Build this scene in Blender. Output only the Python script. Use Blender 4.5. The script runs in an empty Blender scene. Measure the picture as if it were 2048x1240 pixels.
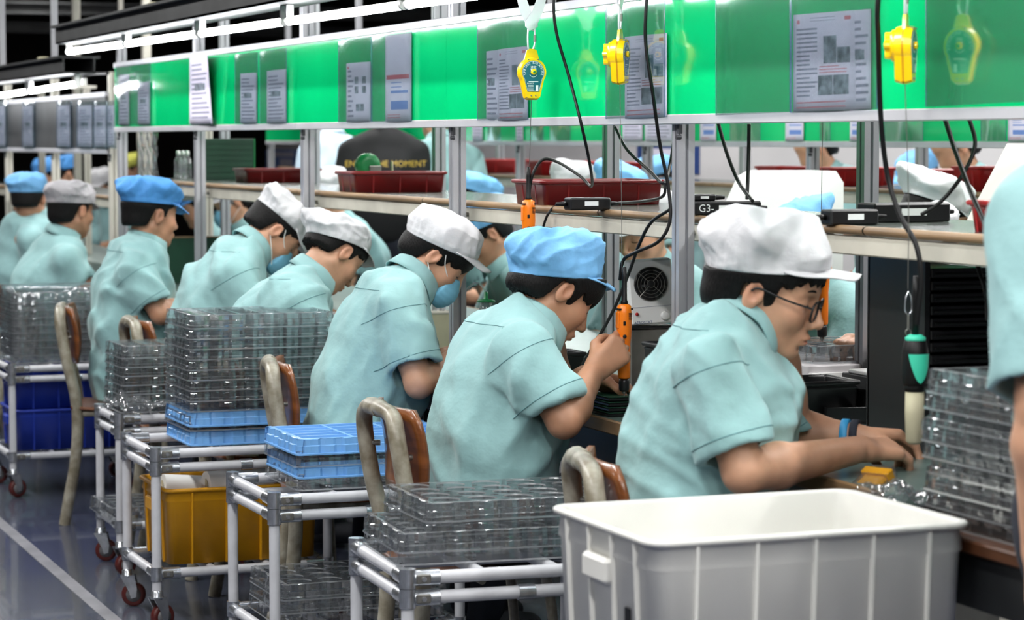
import bpy, bmesh, math, random
import numpy as np
from mathutils import Vector, Matrix

# ------------------------------------------------------------------ camera, world, light, exposure
scene = bpy.context.scene
COL = scene.collection
FPX, CX, CY, HORIZON, VPX = 5000.0, 1024.0, 620.0, 280.0, -890.0
PITCH = math.atan((CY - HORIZON) / FPX)
YAW = math.atan((CX - VPX) * math.cos(PITCH) / FPX)
EYE = Vector((0.0, 0.0, 1.43))
cam_data = bpy.data.cameras.new('camera')
cam = bpy.data.objects.new('camera', cam_data)
COL.objects.link(cam)
cam.location = EYE
cam.rotation_euler = (math.pi / 2 - PITCH, 0.0, -YAW)
cam_data.sensor_width = 36.0
cam_data.lens = FPX / 2048.0 * 36.0
cam_data.clip_end = 200.0
cam_data.dof.use_dof = True
cam_data.dof.focus_distance = 6.3
cam_data.dof.aperture_fstop = 5.6
scene.camera = cam
CAMR = cam.rotation_euler.to_matrix()

world = bpy.data.worlds.new('hall_ambient')
scene.world = world
world.use_nodes = True
world.node_tree.nodes['Background'].inputs[0].default_value = (0.90, 0.95, 1.0, 1.0)
world.node_tree.nodes['Background'].inputs[1].default_value = 0.26

scene.view_settings.view_transform = 'Standard'
scene.view_settings.look = 'None'
scene.view_settings.gamma = 1.0
scene.view_settings.use_curve_mapping = False
scene.view_settings.exposure = 0.08
scene.cycles.use_denoising = True
scene.cycles.use_adaptive_sampling = True
scene.cycles.adaptive_threshold = 0.05
scene.cycles.max_bounces = 5
scene.cycles.transparent_max_bounces = 28
scene.cycles.caustics_reflective = False
scene.cycles.caustics_refractive = False
scene.cycles.sample_clamp_indirect = 6.0

TUBE_STRENGTH = 30.0      # fluorescent tubes of the line
FILL_STRENGTH = 11.0      # unseen fill lamps added above the aisles
FILL_WATTS = 42.0


def at(px, py, X=None, Y=None, Z=None):
    """world point seen at a photo pixel, on the plane X=, Y= or Z="""
    d = CAMR @ Vector(((px - CX) / FPX, -(py - CY) / FPX, -1.0))
    if X is not None:
        t = (X - EYE.x) / d.x
    elif Y is not None:
        t = (Y - EYE.y) / d.y
    else:
        t = (Z - EYE.z) / d.z
    return EYE + d * t


def pxm(p):
    """pixels per metre at a world point"""
    v = CAMR.transposed() @ (Vector(p) - EYE)
    return FPX / -v.z


# ------------------------------------------------------------------ materials
def lin(c):
    c = c / 255.0
    return c / 12.92 if c <= 0.04045 else ((c + 0.055) / 1.055) ** 2.4


def rgb(c):
    return (lin(c[0]), lin(c[1]), lin(c[2]), 1.0)


def sock(node, *names):
    for n in names:
        if n in node.inputs:
            return node.inputs[n]


def mat(name, col, rough=0.5, metal=0.0, spec=None, vary=0.0, vscale=8.0, col2=None, bump=0.0, bscale=60.0,
        stretch=None, sss=0.0, sheen=0.0, attr=None, coat=0.0, detail=4.0, trans=0.0):
    m = bpy.data.materials.new(name)
    m.use_nodes = True
    nt = m.node_tree
    b = nt.nodes['Principled BSDF']
    b.inputs['Base Color'].default_value = rgb(col)
    b.inputs['Roughness'].default_value = rough
    b.inputs['Metallic'].default_value = metal
    if spec is not None:
        sock(b, 'Specular IOR Level', 'Specular').default_value = spec
    if coat:
        sock(b, 'Coat Weight', 'Clearcoat').default_value = coat
    if sss:
        sock(b, 'Subsurface Weight', 'Subsurface').default_value = sss
        b.inputs['Subsurface Radius'].default_value = (0.012, 0.005, 0.003)
        if 'Subsurface Scale' in b.inputs:
            b.inputs['Subsurface Scale'].default_value = 0.6
    if sheen:
        sock(b, 'Sheen Weight', 'Sheen').default_value = sheen
    if trans:
        sock(b, 'Transmission Weight', 'Transmission').default_value = trans
    tc = nt.nodes.new('ShaderNodeTexCoord')
    mp = nt.nodes.new('ShaderNodeMapping')
    nt.links.new(tc.outputs['Object'], mp.inputs['Vector'])
    if stretch:
        mp.inputs['Scale'].default_value = stretch
    src = None
    if vary or col2:
        n = nt.nodes.new('ShaderNodeTexNoise')
        n.inputs['Scale'].default_value = vscale
        n.inputs['Detail'].default_value = detail
        nt.links.new(mp.outputs['Vector'], n.inputs['Vector'])
        r = nt.nodes.new('ShaderNodeValToRGB')
        a = col
        c2 = col2 if col2 else tuple(max(0, v * (1 - vary)) for v in col)
        r.color_ramp.elements[0].position = 0.35
        r.color_ramp.elements[1].position = 0.65
        r.color_ramp.elements[0].color = rgb(c2)
        r.color_ramp.elements[1].color = rgb(a)
        nt.links.new(n.outputs['Fac'], r.inputs['Fac'])
        src = r.outputs['Color']
    if attr:
        at_ = nt.nodes.new('ShaderNodeAttribute')
        at_.attribute_name = attr
        mx = nt.nodes.new('ShaderNodeMix')
        mx.data_type = 'RGBA'
        mx.blend_type = 'MULTIPLY'
        mx.inputs[0].default_value = 1.0
        if src is not None:
            nt.links.new(src, mx.inputs[6])
        else:
            mx.inputs[6].default_value = rgb(col)
        nt.links.new(at_.outputs['Color'], mx.inputs[7])
        src = mx.outputs[2]
    if src is not None:
        nt.links.new(src, b.inputs['Base Color'])
    if bump:
        n2 = nt.nodes.new('ShaderNodeTexNoise')
        n2.inputs['Scale'].default_value = bscale
        n2.inputs['Detail'].default_value = 3.0
        nt.links.new(mp.outputs['Vector'], n2.inputs['Vector'])
        bp = nt.nodes.new('ShaderNodeBump')
        bp.inputs['Strength'].default_value = min(1.0, bump)
        bp.inputs['Distance'].default_value = 0.004 * max(1.0, bump)
        nt.links.new(n2.outputs['Fac'], bp.inputs['Height'])
        nt.links.new(bp.outputs['Normal'], b.inputs['Normal'])
    return m


def emit(name, col, strength):
    m = bpy.data.materials.new(name)
    m.use_nodes = True
    nt = m.node_tree
    nt.nodes.remove(nt.nodes['Principled BSDF'])
    e = nt.nodes.new('ShaderNodeEmission')
    e.inputs[0].default_value = rgb(col)
    e.inputs[1].default_value = strength
    nt.links.new(e.outputs[0], nt.nodes['Material Output'].inputs[0])
    return m


def clear(name, tint, rough=0.06, gloss=0.18, bump=0.0, bscale=30.0, haze=0.0, hazecol=(230, 235, 238), stretch=None):
    """thin clear plastic film: light passes straight, the surface mirrors lamps, a little milky haze"""
    m = bpy.data.materials.new(name)
    m.use_nodes = True
    nt = m.node_tree
    nt.nodes.remove(nt.nodes['Principled BSDF'])
    t = nt.nodes.new('ShaderNodeBsdfTransparent')
    t.inputs[0].default_value = rgb(tint)
    g = nt.nodes.new('ShaderNodeBsdfGlossy')
    g.inputs['Roughness'].default_value = rough
    lw = nt.nodes.new('ShaderNodeLayerWeight')
    lw.inputs[0].default_value = 0.25
    ad = nt.nodes.new('ShaderNodeMath')
    ad.operation = 'MULTIPLY_ADD'
    ad.inputs[1].default_value = 0.5
    ad.inputs[2].default_value = gloss
    ad.use_clamp = True
    nt.links.new(lw.outputs['Fresnel'], ad.inputs[0])
    mx = nt.nodes.new('ShaderNodeMixShader')
    nt.links.new(ad.outputs[0], mx.inputs[0])
    first = t.outputs[0]
    if haze:
        d = nt.nodes.new('ShaderNodeBsdfDiffuse')
        d.inputs[0].default_value = rgb(hazecol)
        tl = nt.nodes.new('ShaderNodeBsdfTranslucent')
        tl.inputs[0].default_value = rgb(hazecol)
        m1 = nt.nodes.new('ShaderNodeMixShader')
        m1.inputs[0].default_value = 0.5
        nt.links.new(d.outputs[0], m1.inputs[1])
        nt.links.new(tl.outputs[0], m1.inputs[2])
        m2 = nt.nodes.new('ShaderNodeMixShader')
        m2.inputs[0].default_value = haze
        nt.links.new(t.outputs[0], m2.inputs[1])
        nt.links.new(m1.outputs[0], m2.inputs[2])
        first = m2.outputs[0]
    nt.links.new(first, mx.inputs[1])
    nt.links.new(g.outputs[0], mx.inputs[2])
    nt.links.new(mx.outputs[0], nt.nodes['Material Output'].inputs[0])
    if bump:
        tc = nt.nodes.new('ShaderNodeTexCoord')
        mp = nt.nodes.new('ShaderNodeMapping')
        if stretch:
            mp.inputs['Scale'].default_value = stretch
        nt.links.new(tc.outputs['Object'], mp.inputs['Vector'])
        n2 = nt.nodes.new('ShaderNodeTexNoise')
        n2.inputs['Scale'].default_value = bscale
        nt.links.new(mp.outputs['Vector'], n2.inputs['Vector'])
        bp = nt.nodes.new('ShaderNodeBump')
        bp.inputs['Strength'].default_value = bump
        bp.inputs['Distance'].default_value = 0.01
        nt.links.new(n2.outputs['Fac'], bp.inputs['Height'])
        nt.links.new(bp.outputs['Normal'], g.inputs['Normal'])
        nt.links.new(bp.outputs['Normal'], lw.inputs['Normal'])
    return m


MT = {}
MT['floor'] = None
MT['alu'] = mat('brushed aluminium', (186, 187, 192), 0.42, 0.55, vary=0.08, vscale=3, bump=0.1, bscale=200)
MT['alu_dark'] = mat('aluminium groove', (66, 68, 72), 0.5, 0.4, vary=0.1)
MT['rail'] = mat('aluminium rail', (196, 196, 200), 0.5, 0.25, vary=0.06, vscale=5)
MT['green'] = mat('green acrylic panel', (8, 208, 122), 0.10, 0.0, vary=0.06, vscale=3, coat=0.3)
MT['dkgreen'] = mat('dark green board', (10, 66, 44), 0.55, vary=0.15)
MT['greenplastic'] = mat('green plastic', (22, 130, 70), 0.35)
MT['sleeve'] = clear('clear document sleeve', (236, 240, 244), 0.10, 0.02, bump=0.12, bscale=7, haze=0.17, hazecol=(178, 216, 212))
MT['sleeveedge'] = clear('sleeve weld', (170, 195, 225), 0.2, 0.1, haze=0.3, hazecol=(160, 190, 230))
MT['paper'] = mat('printed paper', (226, 220, 238), 0.75, vary=0.04)
MT['ink'] = mat('grey ink', (140, 138, 160), 0.8)
MT['inkred'] = mat('red ink', (205, 96, 110), 0.8)
MT['inkblue'] = mat('blue ink', (110, 140, 205), 0.8)
MT['photo'] = mat('printed photograph', (52, 62, 76), 0.6, col2=(150, 160, 172), vscale=45)
MT['shelfwood'] = mat('brown shelf nosing', (156, 124, 88), 0.5, vary=0.25, vscale=14, stretch=(1, .15, 1))
MT['shelftop'] = mat('grey green shelf mat', (104, 112, 106), 0.22, vary=0.15, coat=0.3)
MT['apron'] = mat('cream shelf apron', (196, 192, 178), 0.5, vary=0.1)
MT['bench'] = mat('grey green bench mat', (108, 128, 122), 0.3, vary=0.1)
MT['benchdark'] = mat('black bench frame', (24, 26, 28), 0.5)
MT['red'] = mat('dark red plastic', (122, 14, 18), 0.28, vary=0.12)
MT['redbright'] = mat('red plastic', (178, 26, 30), 0.3)
MT['black'] = mat('black plastic', (20, 20, 22), 0.35)
MT['blackmat'] = mat('black rubber', (10, 10, 11), 0.45, spec=0.3)
MT['white'] = mat('white plastic', (236, 236, 234), 0.4)
MT['binwhite'] = mat('off white polypropylene', (222, 221, 216), 0.42, vary=0.03, sss=0.0)
MT['pipe'] = mat('white plastic coated pipe', (202, 203, 208), 0.35, vary=0.05, vscale=20)
MT['chrome'] = mat('chromed joint', (206, 210, 216), 0.24, 0.85, vary=0.15, vscale=40)
MT['steel'] = mat('dull steel', (150, 148, 142), 0.38, 0.8, vary=0.2)
MT['wheel'] = mat('dark red wheel', (78, 24, 20), 0.4)
MT['wheelgrey'] = mat('grey wheel hub', (96, 96, 98), 0.4)
MT['cream'] = mat('worn cream paint', (168, 163, 148), 0.35, col2=(120, 112, 94), vscale=22, detail=8, bump=0.2)
MT['wood'] = mat('varnished brown plywood', (128, 74, 34), 0.28, col2=(92, 50, 22), vscale=5, stretch=(1, 1, 9), coat=0.4)
MT['wooddark'] = mat('plywood back', (92, 54, 30), 0.4, col2=(70, 40, 22), vscale=6, stretch=(1, 1, 9))
MT['yellowcrate'] = mat('yellow ochre plastic', (214, 152, 14), 0.4, vary=0.12)
MT['bluecrate'] = mat('blue plastic crate', (34, 60, 168), 0.4, vary=0.1)
MT['bluetray'] = mat('light blue formed plastic', (112, 166, 222), 0.28, vary=0.06)
MT['traycl'] = clear('clear formed plastic', (244, 246, 247), 0.06, 0.18, bump=0.10, bscale=14, haze=0.05)
MT['trayrim'] = clear('clear rim with painted highlight', (225, 230, 234), 0.12, 0.25, haze=0.42, hazecol=(236, 240, 243))  # bright edge highlights put into the rim as whiter haze
MT['film'] = clear('clinging film', (246, 247, 248), 0.08, 0.08, bump=0.6, bscale=12, haze=0.09)
MT['balancer'] = mat('yellow enamel', (250, 204, 10), 0.25, coat=0.4)
MT['ballabel'] = mat('dark teal label', (14, 96, 112), 0.3)
MT['whiteink'] = mat('white print', (238, 240, 240), 0.6)
MT['orange'] = mat('orange plastic', (240, 124, 14), 0.35)
MT['teal'] = mat('turquoise rubber', (60, 200, 165), 0.45)
MT['cardboard'] = mat('beige carton', (196, 190, 160), 0.7, vary=0.08)
MT['yellowboard'] = mat('yellow board', (222, 180, 62), 0.5)
MT['amber'] = mat('amber tape', (206, 146, 24), 0.3)
MT['darkbeam'] = mat('dark grey painted steel', (52, 53, 54), 0.6, vary=0.3, vscale=6)
MT['darkwall'] = mat('dark hall wall', (58, 54, 48), 0.8, vary=0.2, vscale=0.5)
MT['palewall'] = mat('pale partition', (206, 202, 204), 0.7, vary=0.05, vscale=1)
MT['ceil'] = mat('dark ceiling', (40, 40, 40), 0.9)
MT['framewhite'] = mat('cream steel frame', (206, 202, 190), 0.5, vary=0.05)
MT['tube'] = emit('fluorescent tube', (250, 252, 255), TUBE_STRENGTH)
MT['tubefar'] = emit('far fluorescent tube', (250, 252, 255), TUBE_STRENGTH)
MT['hall'] = emit('fill lamp tube', (252, 253, 255), FILL_STRENGTH)
MT['hall'].cycles.emission_sampling = 'NONE'
MT['band'] = mat('sky blue wrist band', (60, 160, 216), 0.5)
MT['lineink'] = mat('worn floor line', (150, 150, 156), 0.35, vary=0.15)
MT['hookmetal'] = mat('bright hook metal', (214, 218, 220), 0.35, 0.35)
MT['bluescreen'] = mat('dark blue poster', (32, 60, 120), 0.5)
MT['glass'] = clear('lens glass', (245, 248, 250), 0.02, 0.06)
# clothing and skin
SH = (1.0, 1.0, 1.0)
MT['shirt'] = mat('light teal work shirt', (148, 190, 191), 0.85, vary=0.06, vscale=7, bump=0.9, bscale=24, sheen=0.15)
MT['capwhite'] = mat('white cap cloth', (208, 208, 211), 0.8, bump=0.8, bscale=38)
MT['capgrey'] = mat('grey cap cloth', (176, 172, 176), 0.85, bump=0.4, bscale=60)
MT['capblue'] = mat('blue cap cloth', (126, 190, 242), 0.7, bump=0.8, bscale=38)
MT['capdeep'] = mat('deep blue cap cloth', (80, 152, 222), 0.7, bump=0.8, bscale=38)
MT['capyellow'] = mat('yellow green cap cloth', (206, 206, 96), 0.8)
MT['skin'] = mat('skin', (205, 156, 126), 0.5, vary=0.06, vscale=30, sss=0.12, attr='tint')
MT['skintan'] = mat('tanned skin', (190, 140, 110), 0.5, vary=0.06, vscale=30, sss=0.12, attr='tint')
MT['hair'] = mat('black hair', (15, 13, 13), 0.5, spec=0.25, col2=(7, 6, 6), vscale=60, stretch=(3, 3, 0.5), bump=0.8, bscale=160)
MT['mask'] = mat('blue surgical mask', (128, 194, 224), 0.8, bump=0.2, bscale=90)
MT['trousers'] = mat('dark trousers', (40, 44, 56), 0.85, vary=0.15)
MT['blacktee'] = mat('black tee', (16, 17, 19), 0.85)
MT['paleshirt'] = mat('pale blue shirt', (200, 220, 238), 0.85)
MT['shoe'] = mat('grey shoe', (70, 72, 78), 0.7)
MT['seam'] = mat('darker teal seam', (96, 140, 144), 0.9)
MT['goldink'] = mat('gold print', (190, 160, 60), 0.6)


# ------------------------------------------------------------------ mesh helpers
class MB:
    """collects simple shapes; build() links them as ONE mesh object"""

    def __init__(self):
        self.v, self.f, self.sm, self.mi = [], [], [], []
        self.cur = 0

    def add(self, verts, faces, smooth=False, M=None):
        o = len(self.v)
        for p in verts:
            p = Vector(p)
            self.v.append(tuple(M @ p) if M is not None else tuple(p))
        for f in faces:
            self.f.append(tuple(i + o for i in f))
            self.sm.append(smooth)
            self.mi.append(self.cur)
        return self

    def box(self, lo, hi, bev=0.0, M=None, seg=1):
        lo, hi = Vector(lo), Vector(hi)
        if bev <= 0:
            x0, y0, z0 = lo
            x1, y1, z1 = hi
            v = [(x0, y0, z0), (x1, y0, z0), (x1, y1, z0), (x0, y1, z0), (x0, y0, z1), (x1, y0, z1), (x1, y1, z1), (x0, y1, z1)]
            f = [(3, 2, 1, 0), (4, 5, 6, 7), (0, 1, 5, 4), (1, 2, 6, 5), (2, 3, 7, 6), (3, 0, 4, 7)]
            return self.add(v, f, False, M)
        bm = bmesh.new()
        bmesh.ops.create_cube(bm, size=1.0)
        c, s = (lo + hi) / 2, hi - lo
        for q in bm.verts:
            q.co = Vector((q.co.x * s.x + c.x, q.co.y * s.y + c.y, q.co.z * s.z + c.z))
        bmesh.ops.bevel(bm, geom=bm.edges[:], offset=min(bev, min(abs(s.x), abs(s.y), abs(s.z)) * 0.45), segments=seg, affect='EDGES', profile=0.5)
        bm.verts.index_update()
        self.add([q.co.copy() for q in bm.verts], [[q.index for q in fc.verts] for fc in bm.faces], seg > 1, M)
        bm.free()
        return self

    def cyl(self, p0, p1, r0, r1=None, n=14, cap=True, smooth=True, M=None):
        p0, p1 = Vector(p0), Vector(p1)
        r1 = r0 if r1 is None else r1
        d = (p1 - p0).normalized()
        a = d.orthogonal().normalized()
        b = d.cross(a)
        v = []
        for (p, r) in ((p0, r0), (p1, r1)):
            for i in range(n):
                t = 2 * math.pi * i / n
                v.append(p + (a * math.cos(t) + b * math.sin(t)) * r)
        f = [(i, (i + 1) % n, n + (i + 1) % n, n + i) for i in range(n)]
        self.add(v, f, smooth, M)
        if cap:
            self.add(v, [tuple(range(n))[::-1], tuple(range(n, 2 * n))], False, M)
        return self

    def tube(self, pts, r, n=8, cap=True, M=None, sx=1.0, closed=False):
        pts = [Vector(p) for p in pts]
        rs = r if isinstance(r, (list, tuple)) else [r] * len(pts)
        m = len(pts)
        v = []
        ref = None
        for i, p in enumerate(pts):
            if closed:
                d = (pts[(i + 1) % m] - pts[i - 1]).normalized()
            else:
                d = (pts[min(i + 1, m - 1)] - pts[max(i - 1, 0)]).normalized()
            if ref is None:
                ref = d.orthogonal().normalized()
            ref = (ref - d * ref.dot(d)).normalized()
            b = d.cross(ref)
            for k in range(n):
                t = 2 * math.pi * k / n
                v.append(p + ref * math.cos(t) * rs[i] * sx + b * math.sin(t) * rs[i])
        f = []
        for i in range(m if closed else m - 1):
            j = (i + 1) % m
            for k in range(n):
                f.append((i * n + k, i * n + (k + 1) % n, j * n + (k + 1) % n, j * n + k))
        self.add(v, f, True, M)
        if cap and not closed:
            self.add(v, [tuple(range(n))[::-1], tuple(range((m - 1) * n, m * n))], False, M)
        return self

    def lathe(self, prof, n=20, M=None, smooth=True):
        """profile of (r, z) turned about Z"""
        v = []
        for (r, z) in prof:
            for k in range(n):
                t = 2 * math.pi * k / n
                v.append((r * math.cos(t), r * math.sin(t), z))
        f = []
        for i in range(len(prof) - 1):
            for k in range(n):
                f.append((i * n + k, i * n + (k + 1) % n, (i + 1) * n + (k + 1) % n, (i + 1) * n + k))
        f.append(tuple(range(n))[::-1])
        f.append(tuple(range((len(prof) - 1) * n, len(prof) * n)))
        return self.add(v, f, smooth, M)

    def prism(self, poly, h, M=None, z0=0.0, bev=0.0):
        """polygon in XY pulled up by h"""
        n = len(poly)
        v = [(p[0], p[1], z0) for p in poly] + [(p[0], p[1], z0 + h) for p in poly]
        f = [tuple(range(n))[::-1], tuple(range(n, 2 * n))] + [(i, (i + 1) % n, n + (i + 1) % n, n + i) for i in range(n)]
        return self.add(v, f, False, M)

    def grid(self, P, smooth=True, M=None, closed_u=False):
        """P[i][j] points"""
        nu, nv = len(P), len(P[0])
        v = [p for row in P for p in row]
        f = []
        for i in range(nu if closed_u else nu - 1):
            for j in range(nv - 1):
                a = (i + 1) % nu
                f.append((i * nv + j, a * nv + j, a * nv + j + 1, i * nv + j + 1))
        return self.add(v, f, smooth, M)

    def mesh(self, name):
        me = bpy.data.meshes.new(name)
        me.from_pydata(self.v, [], self.f)
        me.polygons.foreach_set('use_smooth', self.sm)
        if any(self.mi):
            me.polygons.foreach_set('material_index', self.mi)
        me.update()
        return me

    def build(self, name, m, parent=None, label=None):
        return link(name, self.mesh(name), m, parent, label)


def link(name, me, m, parent=None, label=None):
    o = bpy.data.objects.new(name, me)
    COL.objects.link(o)
    if m is not None:
        if not me.materials:
            me.materials.append(MT[m] if isinstance(m, str) else m)
    if parent is not None:
        o.parent = parent
    if label:
        o['label'] = label
    return o


def thing(name, label, cat, loc=(0, 0, 0), rot=(0, 0, 0), group=None):
    o = bpy.data.objects.new(name, None)
    COL.objects.link(o)
    o.empty_display_size = 0.05
    o.location = loc
    o.rotation_euler = rot
    return tag(o, label, cat, group)


def tag(o, label=None, cat=None, group=None, kind=None):
    if label:
        o['label'] = label
    if cat:
        o['category'] = cat
    if group:
        o['group'] = group
    if kind:
        o['kind'] = kind
    return o


def struct(name, mb, m, label=None):
    o = mb.build(name, m)
    o['kind'] = 'structure'
    if label:
        o['label'] = label
    return o


def dup(root, loc, rot=(0, 0, 0), label=None, group=None, scale=None):
    def rec(o, parent):
        c = o.copy()
        COL.objects.link(c)
        if parent is not None:
            c.parent = parent
        for ch in list(o.children):
            rec(ch, c)
        return c
    r = rec(root, None)
    r.location = loc
    r.rotation_euler = rot
    if scale:
        r.scale = scale
    if label:
        r['label'] = label
    if group:
        r['group'] = group
    return r


def spline(pts, n=8):
    """Catmull-Rom through points"""
    pts = [Vector(p) for p in pts]
    out = []
    P = [pts[0] * 2 - pts[1]] + pts + [pts[-1] * 2 - pts[-2]]
    for i in range(1, len(P) - 2):
        for k in range(n):
            t = k / n
            a, b, c, d = P[i - 1], P[i], P[i + 1], P[i + 2]
            out.append(0.5 * ((2 * b) + (c - a) * t + (2 * a - 5 * b + 4 * c - d) * t * t + (3 * b - a - 3 * c + d) * t ** 3))
    out.append(pts[-1])
    return out


_txt = {}


def text_geo(s, size, thick=0.0):
    """flat letters as vertices and faces, centred on the origin in XY"""
    key = (s, size)
    if key in _txt:
        return _txt[key]
    cu = bpy.data.curves.new('txt', 'FONT')
    cu.body = s
    cu.size = size
    cu.align_x = 'CENTER'
    cu.align_y = 'CENTER'
    cu.resolution_u = 2
    o = bpy.data.objects.new('txt', cu)
    COL.objects.link(o)
    dg = bpy.context.evaluated_depsgraph_get()
    me = bpy.data.meshes.new_from_object(o.evaluated_get(dg))
    v = [tuple(q.co) for q in me.vertices]
    f = [tuple(p.vertices) for p in me.polygons]
    bpy.data.objects.remove(o)
    bpy.data.curves.remove(cu)
    bpy.data.meshes.remove(me)
    _txt[key] = (v, f)
    return v, f


def axes(x, y, z, o=(0, 0, 0)):
    """matrix with the given columns"""
    M = Matrix.Identity(4)
    for i, c in enumerate((x, y, z, o)):
        for k in range(3):
            M[k][i] = c[k]
    return M
# ------------------------------------------------------------------ the hall
def floor_material():
    m = mat('grey epoxy floor', (78, 82, 90), 0.22, vary=0.12, vscale=0.7, col2=(58, 64, 86), coat=0.25)
    return m


MT['floor'] = floor_material()
struct('floor', MB().box((-9, -6, -.12), (16, 40, 0)), 'floor')
struct('ceiling', MB().box((-9, -6, 4.4), (16, 40, 4.5)), 'ceil')
struct('wall_back', MB().box((-9, 33, 0), (16, 33.2, 4.4)), 'darkwall')
struct('wall_right', MB().box((13.0, -6, 0), (13.2, 33, 4.4)), 'darkwall')
struct('wall_left', MB().box((-9.2, -6, 0), (-9, 33, 4.4)), 'palewall')
struct('wall_front', MB().box((-9, -6.2, 0), (16, -6, 4.4)), 'palewall')
struct('trim_1', MB().box((1.500, 2.0, 0), (1.545, 30, .002)), 'lineink', 'white guide line painted on the floor beside the carts')
struct('trim_2', MB().box((7.2, 3, 0), (7.26, 26, 1.62)), 'palewall', 'pale partition behind the second line')

# unseen fill lamps added over the aisles to brighten the scene (above the frame)
hall = thing('fill_lamp', 'added twin tube fill lamp nearest above the camera', 'lamp', (0.7, 1.0, 2.95), group='unseen fill lamps over the aisles')
MB().box((-.09, -.7, 0), (.09, .7, .05), .01).build('housing', 'white', hall)
for sx in (-.045, .045):
    MB().cyl((sx, -.66, -.018), (sx, .66, -.018), .014, n=8).build('tube', 'hall', hall)
for sy in (-.5, .5):
    MB().cyl((0, sy, .05), (0, sy, 1.45), .006, n=6).build('hanger_rod', 'steel', hall)
hl = bpy.data.lights.new('fill_lamp_light', 'AREA')
hl.shape = 'RECTANGLE'
hl.size, hl.size_y = .16, 1.3
hl.energy = FILL_WATTS
hl.color = (1.0, 0.99, 0.97)
hlo = bpy.data.objects.new('fill_lamp_light', hl)
COL.objects.link(hlo)
hlo.parent = hall
hlo.location = (0, 0, -.04)
for k, (x, y) in enumerate([(.7, 3.2), (.7, 5.4), (.7, 7.6), (.7, 9.8), (.7, 12.0), (3.75, 4.2), (3.75, 6.6), (3.75, 9.0), (3.75, 11.4), (3.75, 13.8), (6.0, 6.0), (6.0, 9.0), (6.0, 12.0), (6.0, 15.0), (-1.6, 2.5), (-1.6, 6.0), (.7, 15.5), (.7, 19.0), (3.75, 17.5), (3.75, 21.0), (2.2, 1.3), (2.2, -1.0), (.7, -1.2), (3.75, 1.8), (3.75, -.6), (-1.6, -.6)]):  # far and camera-side ones added to brighten the back wall and bin front
    row = {.7: 'worker aisle', 3.75: 'middle aisle', 6.0: 'far aisle', -1.6: 'left aisle', 2.2: 'near row end'}[x]
    num = ('first', 'second', 'third', 'fourth', 'fifth', 'first', 'second', 'third', 'fourth', 'fifth', 'first', 'second', 'third', 'fourth', 'first', 'second', 'sixth', 'seventh', 'sixth', 'seventh', 'nearest overhead', 'hindmost overhead', 'hindmost', 'nearest', 'hindmost', 'hindmost')[k]
    dup(hall, (x, y, 2.95), label='%s added twin tube fill lamp from the camera over the %s' % (num, row))

# columns and beams of the dark background (upper left)
for (px, Y, w, lab) in ((152, 17.0, .05, 'pale green steel column behind the left lamp beam'), (242, 19.0, .035, 'thin pale steel column right of the pale green column'),
                        (292, 15.0, .05, 'grey steel column next to the end of the green boards')):
    p = at(px, 60, Y=Y)
    c = thing('steel_column', lab, 'column', (p.x, Y, 0))
    MB().box((-w / 2, -w / 2, 0.02), (w / 2, w / 2, 4.4), .006).build('shaft', 'framewhite', c)
    MB().box((-w, -w, 0), (w, w, .02)).build('base_plate', 'steel', c)
for (y0, Y, lab) in ((12, 21, 'dark roof beam crossing the upper left background'), (52, 24, 'lower dark roof beam in the upper left background')):
    a, b = at(-160, y0, Y=Y), at(1100, y0 - 10, Y=Y)
    c = thing('roof_beam', lab, 'beam', ((a.x + b.x) / 2, Y, a.z))
    hw = (b.x - a.x) / 2
    MB().box((-hw, -.07, -.05), (hw, .07, -.035)).box((-hw, -.07, .035), (hw, .07, .05)).build('flange', 'darkbeam', c)
    MB().box((-hw, -.008, -.035), (hw, .008, .035)).build('web', 'darkbeam', c)

# ------------------------------------------------------------------ aluminium work stations
def profile40(w=.04, g=.008, d=.009):
    h = w / 2
    return [(-h, -h), (-g / 2, -h), (-g / 2, -h + d), (g / 2, -h + d), (g / 2, -h), (h, -h), (h, -g / 2), (h - d, -g / 2), (h - d, g / 2), (h, g / 2), (h, h),
            (g / 2, h), (g / 2, h - d), (-g / 2, h - d), (-g / 2, h), (-h, h), (-h, g / 2), (-h + d, g / 2), (-h + d, -g / 2), (-h, -g / 2)]


POST = MB().prism(profile40(), 1.229, z0=.771).mesh('post')
POST.materials.append(MT['alu'])


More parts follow.
